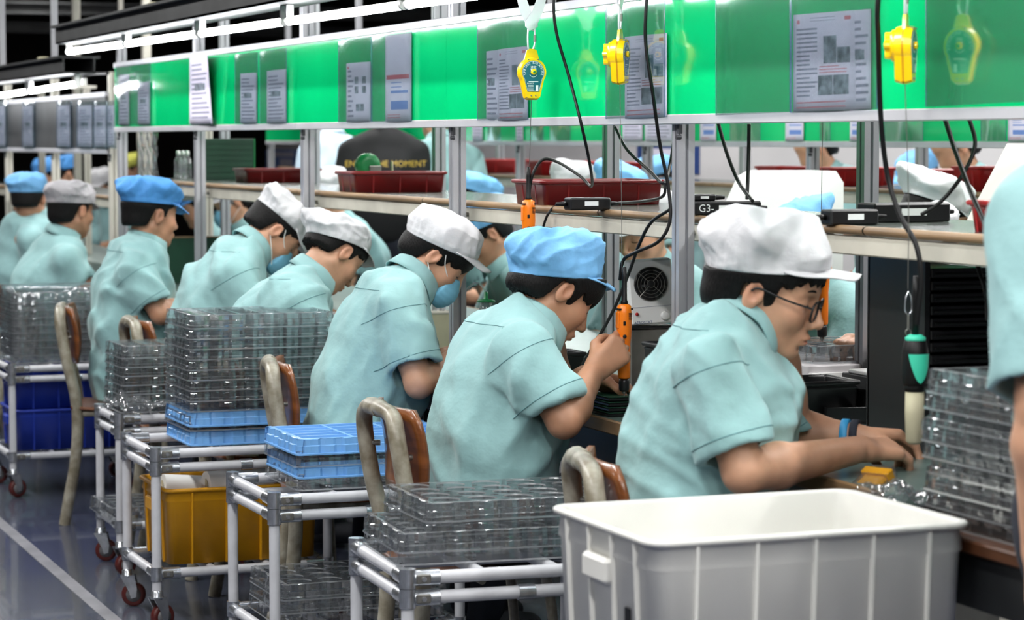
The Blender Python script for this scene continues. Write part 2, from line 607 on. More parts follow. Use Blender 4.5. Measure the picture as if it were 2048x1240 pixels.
def frame(label, XF, XR, ys, zr, zt, zs, shelf=True, panel='green', postm=POST, panelgap=(), ydep=.0, ext=.0):
    """posts, two rails, green panels between them and the shelf behind"""
    t = thing('workstation_frame', label, 'workstation', (XF, (ys[0] + ys[-1]) / 2, 0))
    ox, oy = XF, (ys[0] + ys[-1]) / 2
    for y in ys:
        for x in (XF, XR):
            o = bpy.data.objects.new('post', postm)
            COL.objects.link(o)
            o.parent = t
            o.location = (x - ox, y - oy, 0)
    y0, y1 = ys[0] - ext, ys[-1] - .0
    xb = -.034
    # rails
    for nm, za, zb in (('bottom_rail', zr, zr + .023), ('top_rail', zt, zt + .023)):
        k = 0
        for i in range(len(ys) - 1):
            a, b = ys[i] - oy, ys[i + 1] - oy
            if i == 0:
                a -= ext
            MB().box((xb - .006, a + .0015, za), (xb + .014, b - .0015, zb), .002).build(nm, 'rail', t)
    for i in range(len(ys) - 1):
        a, b = ys[i] - oy, ys[i + 1] - oy
        if i == 0:
            a -= ext
        MB().box((xb, a + .001, zr + .02), (xb + .005, b - .001, zt + .003)).build('green_panel', panel, t)
    if shelf:
        a, b = ys[0] - ext - oy, ys[-1] - oy
        sh = MB().box((.055, a, zs - .018), (XR - XF - .0, b, zs)).build('shelf_board', 'shelftop', t)
        n = max(1, round((b - a) / 1.35))
        for k in range(n):
            u, v = a + (b - a) * k / n, a + (b - a) * (k + 1) / n
            mb = MB()
            pr = [(.055, -.018), (.046, -.017), (.040, -.012), (.0385, -.006), (.041, -.001), (.047, .0015), (.055, .002)]
            mb.grid([[(x, u + .003, zs + z) for x, z in pr], [(x, v - .003, zs + z) for x, z in pr]])
            mb.build('nosing', 'shelfwood', sh)
        MB().box((.050, a, zs - .060), (.062, b, zs - .019), .003).build('apron', 'apron', sh)
        for y in ys:
            m2 = MB()
            m2.cyl((.052, y - oy + .045, zs - .040), (.040, y - oy + .045, zs - .040), .007, n=8)
            m2.build('bolt', 'steel', sh)
    for y in ys:
        mb = MB()
        mb.box((-.026, y - oy - .030, zr - .022), (-.016, y - oy - .018, zr + .0), .001)
        mb.cyl((-.030, y - oy - .024, zr - .030), (-.018, y - oy - .024, zr - .030), .006, n=8)
        mb.build('rail_bracket', 'alu_dark', t)
    return t


YS = [5.352, 6.93, 8.50, 10.08, 11.58]
frame('long row of aluminium posts with bright green boards and shelf above the near bench', 2.475, 2.965, YS, 1.4665, 1.764, 1.250, ext=2.2)
YF = [12.05, 13.55, 15.05, 16.55]
FARPOST = MB().prism(profile40(), 1.019, z0=.741).mesh('post')
FARPOST.materials.append(MT['framewhite'])
frame('cream framed station with paper sheets at the far left', 2.53, 3.0, YF, 1.362, 1.64, 1.15, panel='darkbeam', postm=FARPOST)
Y2 = [5.6, 7.2, 8.8, 10.4, 12.0, 13.6, 15.2, 16.8]
frame('second row of green boards and shelf seen under the near boards', 4.63, 5.12, Y2, 1.402, 1.70, 1.245)

# ------------------------------------------------------------------ benches
def bench(label, x0, x1, y0, y1, z=.77):
    t = thing('workbench', label, 'bench', ((x0 + x1) / 2, (y0 + y1) / 2, 0))
    hx, hy = (x1 - x0) / 2, (y1 - y0) / 2
    MB().box((-hx, -hy, z - .03), (hx, hy, z), .004).build('bench_top', 'bench', t)
    for s in (-1, 1):
        MB().box((s * hx - .006, -hy, z - .032), (s * hx + .006, hy, z + .002), .003).build('edge_strip', 'shelfwood', t)
    MB().box((-hx + .04, -hy + .03, z - .12), (hx - .04, hy - .03, z - .031)).build('under_frame', 'benchdark', t)
    n = max(2, round((y1 - y0) / 1.5) + 1)
    for k in range(n):
        y = -hy + .08 + (2 * hy - .16) * k / (n - 1)
        for s in (-1, 1):
            MB().box((s * (hx - .12) - .02, y - .02, 0), (s * (hx - .12) + .02, y + .02, z - .12), .003).build('leg', 'benchdark', t)
    return t


bench('long grey green bench where the near workers sit', 2.31, 3.36, 4.10, 11.5)
bench('far left bench beyond the end of the green boards', 2.36, 3.3, 12.0, 16.4, .74)
bench('bench under the second row of green boards', 4.42, 5.3, 5.4, 16.8)

# ------------------------------------------------------------------ lamps of the line
def tube_lamp(label, x, y0, y1, z0, z1, ends=True):
    t = thing('tube_lamp', label, 'lamp', (x, (y0 + y1) / 2, z0), group='fluorescent tubes along the line')
    h = (y1 - y0) / 2
    zz = z1 - z0
    MB().cyl((0, -h, 0), (0, h, zz), .0135, n=10).build('tube', 'tube', t)
    for s, z in ((-1, 0), (1, zz)):
        MB().cyl((0, s * h, z), (0, s * (h + .018), z), .0145, n=10).build('end_cap', 'white', t)
        mb = MB()
        mb.box((-.012, s * h - .012, z + .008), (.012, s * h + .010, z + .052), .002)
        mb.build('lamp_holder', 'white', t)
    return t


def lamp_beam(label, x, y0, y1, z):
    t = thing('lamp_beam', label, 'beam', (x, (y0 + y1) / 2, z))
    h = (y1 - y0) / 2
    MB().box((-.075, -h, .045), (.075, h, .052)).box((-.075, -h, .045), (-.068, h, .115)).box((.068, -h, .045), (.075, h, .115)).build('channel', 'darkbeam', t)
    MB().box((-.10, -h, .115), (.10, h, .125)).build('top_tray', 'darkbeam', t)
    for k in range(int(2 * h / 1.5)):
        y = -h + .6 + k * 1.5
        MB().box((-.015, y - .015, .125), (.015, y + .015, .5)).build('hanger', 'alu', t)
        MB().box((-.02, y + .3, .128), (.03, y + .36, .15), .004).build('ballast', 'cardboard', t)
    return t


ends = [11.40, 10.15, 8.90, 7.75, 6.55, 5.30, 4.05, 2.80]
names = ['farthest tube of the near lamp row, ending above the green boards', 'second farthest glowing tube of the near lamp row', 'third farthest glowing tube of the near lamp row',
         'glowing tube of the near lamp row ending at the top edge', 'glowing tube above the spring balancers', 'glowing tube above the nearest workers', 'nearest glowing tube of the lamp row']
for i in range(7):
    b, a = ends[i] - .03, ends[i + 1] + .03
    za, zb = 1.800 + (a - 6.5) * .006, 1.800 + (b - 6.5) * .006
    tube_lamp(names[i], 2.19, a, b, za, zb)
lamp_beam('long dark channel beam carrying the near tubes', 2.19, 2.7, 11.3, 1.815)
far = ['nearest glowing tube at the far left station', 'middle glowing tube at the far left station', 'farthest glowing tube at the far left station']
for i in range(3):
    tube_lamp(far[i], 2.26, 11.55 + i * 1.3, 12.75 + i * 1.3, 1.690 - i * .012, 1.678 - i * .012)
lamp_beam('dark channel beam carrying the far left tubes', 2.26, 11.5, 15.6, 1.69)
for i in range(5):
    tube_lamp('glowing tube over the second row of boards, number %s from the camera' % ('one', 'two', 'three', 'four', 'five')[i], 4.36, 6.2 + i * 2.0, 7.6 + i * 2.0, 1.83, 1.83)
lamp_beam('dark channel beam over the second row of boards', 4.36, 5.8, 16.4, 1.83)
# square lamp shade hanging left of the boards
p = at(168, 172, X=2.42)
t = thing('work_lamp', 'small pale work lamp on a black bent arm left of the boards', 'lamp', p)
MB().prism([(-.05, -.06), (.05, -.06), (.05, .06), (-.05, .06)], .014, z0=-.012).build('shade', 'framewhite', t)
MB().lathe([(.014, 0), (.014, .035), (.008, .04)], 12).build('neck', 'white', t)
MB().tube(spline([(0, 0, .035), (.0, -.01, .05), (.03, -.05, .058), (.05, -.32, .054)], 6), .009, 8).build('arm', 'black', t)

# ------------------------------------------------------------------ papers in clear sleeves on the boards
XB = 2.4345
PN = 0


def sheet(name, m, x0, x1, yt0, yt1, yb0, yb1, X, bulge=.004, curl=0.0, nu=8, nv=8, thick=.0006):
    """sheet hung on a board: pixel corners on the plane X"""
    a, b, c, d = at(x0, yt0, X=X), at(x1, yt1, X=X), at(x0, yb0, X=X), at(x1, yb1, X=X)
    o = (a + b + c + d) / 4
    rows = []
    for i in range(nu + 1):
        u = i / nu
        row = []
        for j in range(nv + 1):
            v = j / nv
            p = a.lerp(b, u).lerp(c.lerp(d, u), v)
            p.x -= bulge * math.sin(math.pi * u) * (1 - .3 * v) + curl * (u ** 2) * (1 - .6 * v)
            row.append(p - o)
        rows.append(row)
    ob = MB().grid(rows).build(name, m)
    ob.location = o
    if m != 'sleeve':
        s = ob.modifiers.new('thick', 'SOLIDIFY')
        s.thickness = thick

    def P(u, v):
        p = a.lerp(b, u).lerp(c.lerp(d, u), v)
        p.x -= bulge * math.sin(math.pi * u) * (1 - .3 * v) + curl * (u ** 2) * (1 - .6 * v)
        return p - o
    return ob, P


def patch(par, P, u0, u1, v0, v1, m, name='printed_block', off=.0009):
    mb = MB()
    rows = []
    for i in range(5):
        row = []
        for j in range(5):
            q = P(u0 + (u1 - u0) * i / 4, v0 + (v1 - v0) * j / 4)
            row.append(q + Vector((-off, 0, 0)))
        rows.append(row)
    mb.grid(rows)
    mb.build(name, m, par)


def lines(par, P, u0, u1, v0, v1, n, m='ink', name='text_lines', seed=0):
    r = random.Random(seed)
    mb = MB()
    for k in range(n):
        v = v0 + (v1 - v0) * k / max(1, n - 1)
        e = u1 - (u1 - u0) * r.choice((0, 0, .1, .35))
        dv = (v1 - v0) / n * .22
        q = [[P(u0 + (e - u0) * i / 4, v - dv + 2 * dv * j) + Vector((-.0008, 0, 0)) for j in (0, 1)] for i in range(5)]
        mb.grid(q)
    mb.build(name, m, par)


def paper(label, x0, x1, yt0, yt1, yb0, yb1, kind=0, X=XB, bulge=.004, curl=0.0, cat='paper'):
    ob, P = sheet('paper_sheet', 'paper', x0, x1, yt0, yt1, yb0, yb1, X, bulge, curl)
    tag(ob, label, cat, 'printed sheets on the green boards')
    if kind == 0:      # work instruction with photographs
        lines(ob, P, .06, .42, .16, .84, 16, seed=int(x0))
        lines(ob, P, .30, .70, .05, .08, 2, seed=3)
        patch(ob, P, .07, .12, .06, .10, 'inkred', 'printed_logo')
        patch(ob, P, .84, .93, .05, .09, 'inkred', 'printed_stamp')
        patch(ob, P, .52, .72, .24, .52, 'photo', 'printed_photo')
        patch(ob, P, .73, .92, .36, .52, 'photo', 'printed_photo')
        patch(ob, P, .43, .66, .64, .84, 'photo', 'printed_photo')
        patch(ob, P, .67, .90, .64, .84, 'photo', 'printed_photo')
        lines(ob, P, .45, .92, .55, .61, 3, 'inkred', seed=9)
        lines(ob, P, .06, .94, .91, .96, 2, 'inkred', seed=5)
    elif kind == 1:    # notice with red and blue bands
        patch(ob, P, .06, .94, .46, .51, 'inkred', 'printed_band')
        lines(ob, P, .25, .9, .55, .60, 2, 'inkblue')
        patch(ob, P, .25, .9, .64, .67, 'inkblue', 'printed_band')
        patch(ob, P, .25, .9, .76, .86, 'inkblue', 'printed_drawing')
        lines(ob, P, .1, .9, .92, .95, 2, 'inkred')
    elif kind == 2:    # sheet with small figures
        for (u, v) in ((.40, .24), (.70, .24), (.40, .40), (.70, .40), (.45, .70), (.62, .70)):
            patch(ob, P, u, u + .15, v, v + .12, 'photo', 'printed_photo')
        lines(ob, P, .08, .34, .14, .9, 10)
        patch(ob, P, .06, .14, .06, .10, 'inkred', 'printed_logo')
    elif kind == 3:
        lines(ob, P, .1, .9, .12, .9, 12)
        patch(ob, P, .25, .75, .40, .50, 'photo', 'printed_photo')
    return ob


def sleeve(label, x0, x1, yt0, yt1, yb0, yb1, X=2.4285, bulge=.006):
    ob, P = sheet('document_sleeve', 'sleeve', x0, x1, yt0, yt1, yb0, yb1, X, bulge)
    tag(ob, label, 'sleeve', 'clear sleeves on the green boards')
    for u in (0.0, 1.0):
        MB().tube([P(u, v / 8) for v in range(9)], .0012, 5).build('welded_edge', 'sleeveedge', ob)
    return ob


paper('large work instruction sheet with four photographs, right of centre', 1587, 1712, 30, 20, 224, 219, 0)
paper('plain sheet tucked behind the large work instruction sheet', 1700, 1742, 22, 18, 221, 218, 3, X=2.4375)
sleeve('widest clear sleeve, around the large work instruction sheet', 1582, 1754, -12, -22, 226, 218)
sleeve('empty clear sleeve left of the large work instruction sheet', 1432, 1580, -4, -14, 231, 225)
sleeve('empty clear sleeve at the right edge behind the last balancer', 1852, 2075, -30, -40, 214, 202)
paper('work instruction sheet behind the middle spring balancer', 1250, 1334, 74, 66, 237, 233, 0)
sleeve('clear sleeve behind the middle spring balancer', 1212, 1330, 14, 2, 238, 234, bulge=.01)
paper('work instruction sheet left of the first spring balancer', 996, 1056, 99, 92, 241, 239, 0)
paper('plain sheet half hidden by the sheet left of the first balancer', 973, 998, 103, 100, 241, 241, 3, X=2.4375)
sleeve('clear sleeve left of the first spring balancer', 955, 1056, 44, 32, 241, 239)
paper('tall notice with red and blue bands', 771, 822, 72, 66, 244, 243, 1)
sleeve('clear sleeve with the red and blue notice', 744, 823, 72, 61, 244, 243)
paper('sheet with small figures left of the red and blue notice', 693, 741, 127, 123, 244, 243, 2)
sleeve('clear sleeve with the sheet of small figures', 677, 742, 83, 73, 245, 243)
paper('narrow sheet with two dark figures, third from the left end', 534, 572, 142, 138, 247, 246, 3)
sleeve('clear sleeve third from the left end of the boards', 520, 573, 104, 96, 247, 246)
paper('narrow sheet with a dark figure, next to the third sleeve', 481, 513, 147, 145, 247, 247, 3)
sleeve('clear sleeve holding the narrow single figure sheet', 470, 515, 110, 104, 247, 247)
paper('greyish bent sheet curling off the board near the left end', 379, 432, 116, 110, 249, 248, 3, curl=.035)
paper('sheet near the left end of the boards with a dark figure', 276, 299, 166, 163, 249, 249, 3)
paper('leftmost paper sheet on the near boards', 238, 258, 150, 148, 250, 250, 3)
sleeve('clear sleeve at the left end of the near boards', 232, 300, 133, 126, 250, 249, bulge=.012)
# far left station sheets
for i, (x0, x1, lab) in enumerate(((-8, 10, 'sheet at the very left edge of the far station'), (47, 66, 'sheet left of the dark gap at the far station'), (116, 140, 'sheet right of the dark gap at the far station'),
                                   (156, 184, 'sheet beside the cream post at the far station'), (189, 212, 'pale sheet near the near boards at the far station'), (214, 229, 'last sheet of the far station next to the near boards'))):
    paper(lab, x0, x1, 212, 210, 295, 295, 3, X=2.485)
    sleeve('clear sleeve over the ' + lab.replace(' at the far station', '').replace(' of the far station', ''), x0 - 2, x1 + 3, 203, 201, 297, 297, X=2.478, bulge=.014)
# second row sheets
for i, (x0, x1, k, c) in enumerate(((945, 965, 3, 'a'), (1032, 1046, 3, 'b'), (1245, 1285, 3, 'c'), (1290, 1345, 3, 'd'), (1400, 1432, 1, 'e'), (1571, 1607, 1, 'f'), (1700, 1722, 1, 'g'), (2016, 2060, 1, 'h'))):
    w = ('leftmost', 'second', 'third', 'fourth', 'fifth', 'sixth', 'seventh', 'last')[i]
    paper('%s paper sheet from the left on the second row of boards' % w, x0, x1, 190, 190, 282, 282, k, X=4.589)
for i, (x0, x1) in enumerate(((975, 1000), (1063, 1086), (1100, 1140), (1460, 1520), (1640, 1660), (1768, 1846), (1962, 2012))):
    w = ('leftmost', 'second', 'third', 'fourth', 'fifth', 'widest', 'rightmost')[i]
    sleeve('%s empty sleeve on the second row of boards' % w, x0, x1, 185, 185, 282, 282, X=4.585)
# ------------------------------------------------------------------ organic shapes: distance fields -> surface nets
def smin(a, b, k):
    h = np.clip(0.5 + 0.5 * (b - a) / k, 0, 1)
    return b + (a - b) * h - k * h * (1 - h)


def smax(a, b, k):
    return -smin(-a, -b, k)


def A(v):
    return np.array((v[0], v[1], v[2]), np.float32)


def rcone(p, a, b, ra, rb):
    F4 = np.float32
    ab = (b[0] - a[0], b[1] - a[1], b[2] - a[2])
    i2 = 1.0 / max(ab[0] ** 2 + ab[1] ** 2 + ab[2] ** 2, 1e-9)
    x, y, z = p[:, 0] - F4(a[0]), p[:, 1] - F4(a[1]), p[:, 2] - F4(a[2])
    t = x * F4(ab[0] * i2) + y * F4(ab[1] * i2) + z * F4(ab[2] * i2)
    np.clip(t, 0, 1, out=t)
    x -= t * F4(ab[0])
    y -= t * F4(ab[1])
    z -= t * F4(ab[2])
    return np.sqrt(x * x + y * y + z * z) - (F4(ra) + F4(rb - ra) * t)


def ellip(p, c, r, R=None):
    q = p - A(c)
    if R is not None:
        q = q @ R
    r = A(r)
    k0 = np.sqrt(((q / r) ** 2).sum(1))
    k1 = np.sqrt(((q / (r * r)) ** 2).sum(1))
    return k0 * (k0 - 1) / np.maximum(k1, 1e-6)


def esection(p, a, b, sa, sb, side):
    """cone with elliptic section: sa, sb = (half depth, half width); side = unit width axis"""
    a, b, side = A(a), A(b), A(side)
    ab = b - a
    L2 = max(float(ab @ ab), 1e-9)
    t = np.clip(((p - a) @ ab) / L2, 0, 1)
    q = p - a - t[:, None] * ab
    qs = q @ side
    qn = np.sqrt(np.maximum((q * q).sum(1) - qs * qs, 0))
    ra = sa[0] + (sb[0] - sa[0]) * t
    rb = sa[1] + (sb[1] - sa[1]) * t
    k0 = np.sqrt((qs / rb) ** 2 + (qn / ra) ** 2)
    k1 = np.sqrt((qs / rb ** 2) ** 2 + (qn / ra ** 2) ** 2)
    return np.where(k0 < 1e-3, -np.minimum(ra, rb), k0 * (k0 - 1) / np.maximum(k1, 1e-6))


def surface_nets(fn, lo, hi, h, s=4):
    lo = np.array(lo, np.float32)
    n = (np.ceil((np.array(hi) - lo) / (h * s)).astype(int))
    nf = n * s + 1
    ax = [lo[i] + np.arange(n[i] + 1, dtype=np.float32) * h * s for i in range(3)]
    G = np.stack(np.meshgrid(*ax, indexing='ij'), -1).reshape(-1, 3)
    C = fn(G).reshape(n + 1)
    # a coarse cell is refined when any of its corners is near the surface
    near = np.abs(C) < h * s * 1.9
    act = np.zeros(n, bool)
    for i in (0, 1):
        for j in (0, 1):
            for k in (0, 1):
                act |= near[i:n[0] + i, j:n[1] + j, k:n[2] + k]
    V = np.repeat(np.repeat(np.repeat(C, s, 0), s, 1), s, 2)[:nf[0], :nf[1], :nf[2]].copy()
    cells = np.argwhere(act)
    loc = np.stack(np.meshgrid(*[np.arange(s + 1)] * 3, indexing='ij'), -1).reshape(-1, 3)
    mark = np.zeros(nf, bool)
    for d in loc:
        q = cells * s + d
        mark[q[:, 0], q[:, 1], q[:, 2]] = True
    idx = np.argwhere(mark)
    val = np.empty(len(idx), np.float32)
    for c0 in range(0, len(idx), 400000):
        sl = slice(c0, c0 + 400000)
        val[sl] = fn(lo + idx[sl].astype(np.float32) * h)
    V[idx[:, 0], idx[:, 1], idx[:, 2]] = val
    ins = V < 0
    cnt = np.zeros(np.array(V.shape) - 1, np.uint8)
    offs = [(i, j, k) for i in (0, 1) for j in (0, 1) for k in (0, 1)]
    sh = cnt.shape
    for (i, j, k) in offs:
        cnt += ins[i:i + sh[0], j:j + sh[1], k:k + sh[2]]
    mixed = np.argwhere((cnt > 0) & (cnt < 8))
    val8 = np.stack([V[mixed[:, 0] + i, mixed[:, 1] + j, mixed[:, 2] + k] for (i, j, k) in offs], 1)
    acc = np.zeros((len(mixed), 3), np.float32)
    num = np.zeros(len(mixed), np.float32)
    O = np.array(offs, np.float32)
    for a in range(8):
        for b in range(a + 1, 8):
            if np.abs(O[a] - O[b]).sum() != 1:
                continue
            va, vb = val8[:, a], val8[:, b]
            m = (va < 0) != (vb < 0)
            t = np.where(m, va / np.where(m, va - vb, 1), 0)
            acc += np.where(m[:, None], O[a] + (O[b] - O[a]) * t[:, None], 0)
            num += m
    P = lo + (mixed + acc / np.maximum(num, 1)[:, None]) * h
    flat = (mixed[:, 0] * sh[1] + mixed[:, 1]) * sh[2] + mixed[:, 2]
    faces = []
    for axis in range(3):
        o1, o2 = [(1, 2), (2, 0), (0, 1)][axis]
        d = [0, 0, 0]
        d[axis] = 1
        a = ins[tuple(slice(0, ins.shape[q] - d[q]) for q in range(3))]
        b = ins[tuple(slice(d[q], None) for q in range(3))]
        e = np.argwhere(a != b)
        ok = (e[:, o1] >= 1) & (e[:, o2] >= 1) & (e[:, o1] < sh[o1]) & (e[:, o2] < sh[o2])
        e = e[ok]
        sg = a[e[:, 0], e[:, 1], e[:, 2]]
        quad = []
        for (u, w) in ((1, 1), (0, 1), (0, 0), (1, 0)):
            c = e.copy()
            c[:, o1] -= u
            c[:, o2] -= w
            quad.append(np.searchsorted(flat, (c[:, 0] * sh[1] + c[:, 1]) * sh[2] + c[:, 2]))
        quad = np.stack(quad, 1)
        quad[~sg] = quad[~sg][:, ::-1]
        faces.append(quad)
    F = np.concatenate(faces)
    F = F[(F < len(P)).all(1)]
    return P.astype(np.float32), F.astype(np.int32)


def np_mesh(name, P, F, tint=None):
    me = bpy.data.meshes.new(name)
    me.vertices.add(len(P))
    me.vertices.foreach_set('co', P.astype(np.float32).ravel())
    me.loops.add(len(F) * 4)
    me.loops.foreach_set('vertex_index', F.ravel().astype(np.int32))
    me.polygons.add(len(F))
    me.polygons.foreach_set('loop_start', np.arange(0, len(F) * 4, 4, dtype=np.int32))
    me.polygons.foreach_set('loop_total', np.full(len(F), 4, np.int32))
    me.polygons.foreach_set('use_smooth', np.ones(len(F), bool))
    me.update(calc_edges=True)
    me.validate()
    if tint is not None:
        a = me.color_attributes.new('tint', 'FLOAT_COLOR', 'POINT')
        a.data.foreach_set('color', np.concatenate([tint, np.ones((len(tint), 1))], 1).astype(np.float32).ravel())
    return me


def relax(P, F, it=1, f=0.5):
    """Laplacian smoothing over quad edges"""
    P = P.copy()
    E = np.concatenate([F[:, [0, 1]], F[:, [1, 2]], F[:, [2, 3]], F[:, [3, 0]]])
    E = np.concatenate([E, E[:, ::-1]])
    n = np.bincount(E[:, 0], minlength=len(P)).astype(np.float32)
    for _ in range(it):
        S = np.stack([np.bincount(E[:, 0], P[E[:, 1], k], minlength=len(P)) for k in range(3)], 1)
        P += f * (S / np.maximum(n, 1)[:, None] - P)
    return P


def folds(p, seed, amp=0.006):
    """cloth folds: a few warped ridges"""
    r = np.random.RandomState(seed)
    w = np.zeros(len(p), np.float32)
    for k in range(3):
        d = r.randn(3)
        d[2] *= 0.55
        d /= np.linalg.norm(d)
        e = r.randn(3)
        e /= np.linalg.norm(e)
        g = r.randn(3) * 9
        fr = r.uniform(26, 55)
        ph = p @ (d * fr).astype(np.float32) + 1.6 * np.sin(p @ (e * r.uniform(8, 15)).astype(np.float32) + r.uniform(0, 6)) + r.uniform(0, 6)
        mask = np.clip(0.5 + 0.8 * np.sin(p @ g.astype(np.float32) + r.uniform(0, 6)), 0, 1)
        w += mask * (0.5 + 0.5 * np.cos(ph)) ** 2.2
    return -amp * (w - .55)


def rot_head(yaw, pitch, roll=0.0):
    return (Matrix.Rotation(math.radians(yaw), 3, 'Z') @ Matrix.Rotation(math.radians(pitch), 3, 'Y') @ Matrix.Rotation(math.radians(roll), 3, 'X'))


def head_field(q, fine=True):
    """head about the mid point between the ears: +x face, +y left, +z crown (metres)"""
    ay = np.abs(q[:, 1])
    m = np.stack([q[:, 0], ay, q[:, 2]], 1)
    d = ellip(q, (-.012, 0, .040), (.098, .077, .086))
    d = smin(d, ellip(q, (.030, 0, -.035), (.060, .062, .078)), .035)
    d = smin(d, rcone(m, (-.012, .052, -.045), (.060, .012, -.094), .020, .018), .030)
    d = smin(d, ellip(q, (.067, 0, -.096), (.020, .022, .016)), .02)
    d = smin(d, ellip(q, (.052, 0, .045), (.044, .058, .042)), .02)
    if fine:
        d = smin(d, rcone(m, (.086, .008, .020), (.066, .046, .018), .010, .010), .012)
        d = smin(d, ellip(m, (.058, .040, -.026), (.026, .022, .024)), .025)
        d = smax(d, -ellip(m, (.098, .033, .001), (.017, .019, .011)), .014)
        d = smin(d, ellip(m, (.0735, .032, .001), (.0125, .0155, .0115)), .006)
        d = smin(d, rcone(q, (.087, 0, .012), (.110, 0, -.033), .0075, .0095), .012)
        d = smin(d, ellip(q, (.108, 0, -.036), (.011, .011, .0095)), .006)
        d = smin(d, ellip(m, (.098, .0125, -.040), (.011, .0075, .008)), .006)
        d = smax(d, -ellip(m, (.102, .007, -.048), (.006, .0035, .004)), .003)
        d = smin(d, ellip(q, (.085, 0, -.068), (.014, .028, .018)), .014)
        d = smin(d, ellip(q, (.0965, 0, -.0655), (.0075, .022, .0055)), .005)
        d = smin(d, ellip(q, (.0935, 0, -.0765), (.0075, .019, .006)), .005)
        d = smax(d, -ellip(q, (.103, 0, -.0708), (.010, .024, .0016)), .003)
        d = smax(d, -ellip(q, (.094, 0, -.087), (.010, .020, .005)), .008)
    # ear
    c, s = math.cos(math.radians(14)), math.sin(math.radians(14))
    Re = np.array([[c, 0, s], [0, 1, 0], [-s, 0, c]], np.float32)
    e = ellip(m, (-.010, .080, -.004), (.0185, .0075, .032), Re)
    if fine:
        e = smax(e, -ellip(m, (-.006, .087, .000), (.010, .0065, .018), Re), .004)
        e = smin(e, ellip(m, (.004, .079, -.008), (.005, .006, .008)), .004)
    d = smin(d, e, .007)
    return d


def hand_prims(wrist, f, n, side, curl=(35, 45, 30), spread=1.0, thumb=0.5, sc=1.0, per=None):
    """palm and five fingers; f = to the knuckles, n = palm normal, side = +1 right hand"""
    f = Vector(f).normalized()
    n = Vector(n)
    n = (n - f * n.dot(f)).normalized()
    s = f.cross(n) * side
    out = []
    w = Vector(wrist)
    offs = (.027, .009, -.010, -.027)
    lens = (.088, .091, .086, .078)
    fl = ((.044, .026, .021), (.049, .030, .022), (.045, .028, .021), (.035, .021, .018))
    for i in range(4):
        k = w + f * lens[i] * sc + s * offs[i] * sc * spread + n * (-.004)
        out.append((w + f * .012 + s * offs[i] * .55 * sc, k, .0165 * sc, .0125 * sc, .014))
        cu = per[i] if per else curl
        ang = 0.0
        p = k
        for j in range(3):
            ang += math.radians(cu[j])
            dv = f * math.cos(ang) + n * math.sin(ang) + s * (offs[i] * 2.2 * (spread - 1.0))
            q = p + dv.normalized() * fl[i][j] * sc
            r = (.0098, .0088, .0080, .0070)
            k_ = .85 if i == 3 else 1.0
            out.append((p, q, r[j] * sc * k_, r[j + 1] * sc * k_, .004))
            p = q
    b = w + f * .022 * sc + s * .018 * sc + n * .006
    d1 = (f * .75 + s * .62 + n * .30).normalized()
    d2 = (f * .95 + s * (.25 - .3 * thumb) + n * (.25 + .5 * thumb)).normalized()
    d3 = (f * 1.0 + s * (.05 - .4 * thumb) + n * (.25 + .6 * thumb)).normalized()
    p1 = b + d1 * .042 * sc
    p2 = p1 + d2 * .033 * sc
    p3 = p2 + d3 * .026 * sc
    out += [(b, p1, .015 * sc, .0125 * sc, .012), (p1, p2, .0115 * sc, .0100 * sc, .004), (p2, p3, .0100 * sc, .0078 * sc, .004)]
    return out


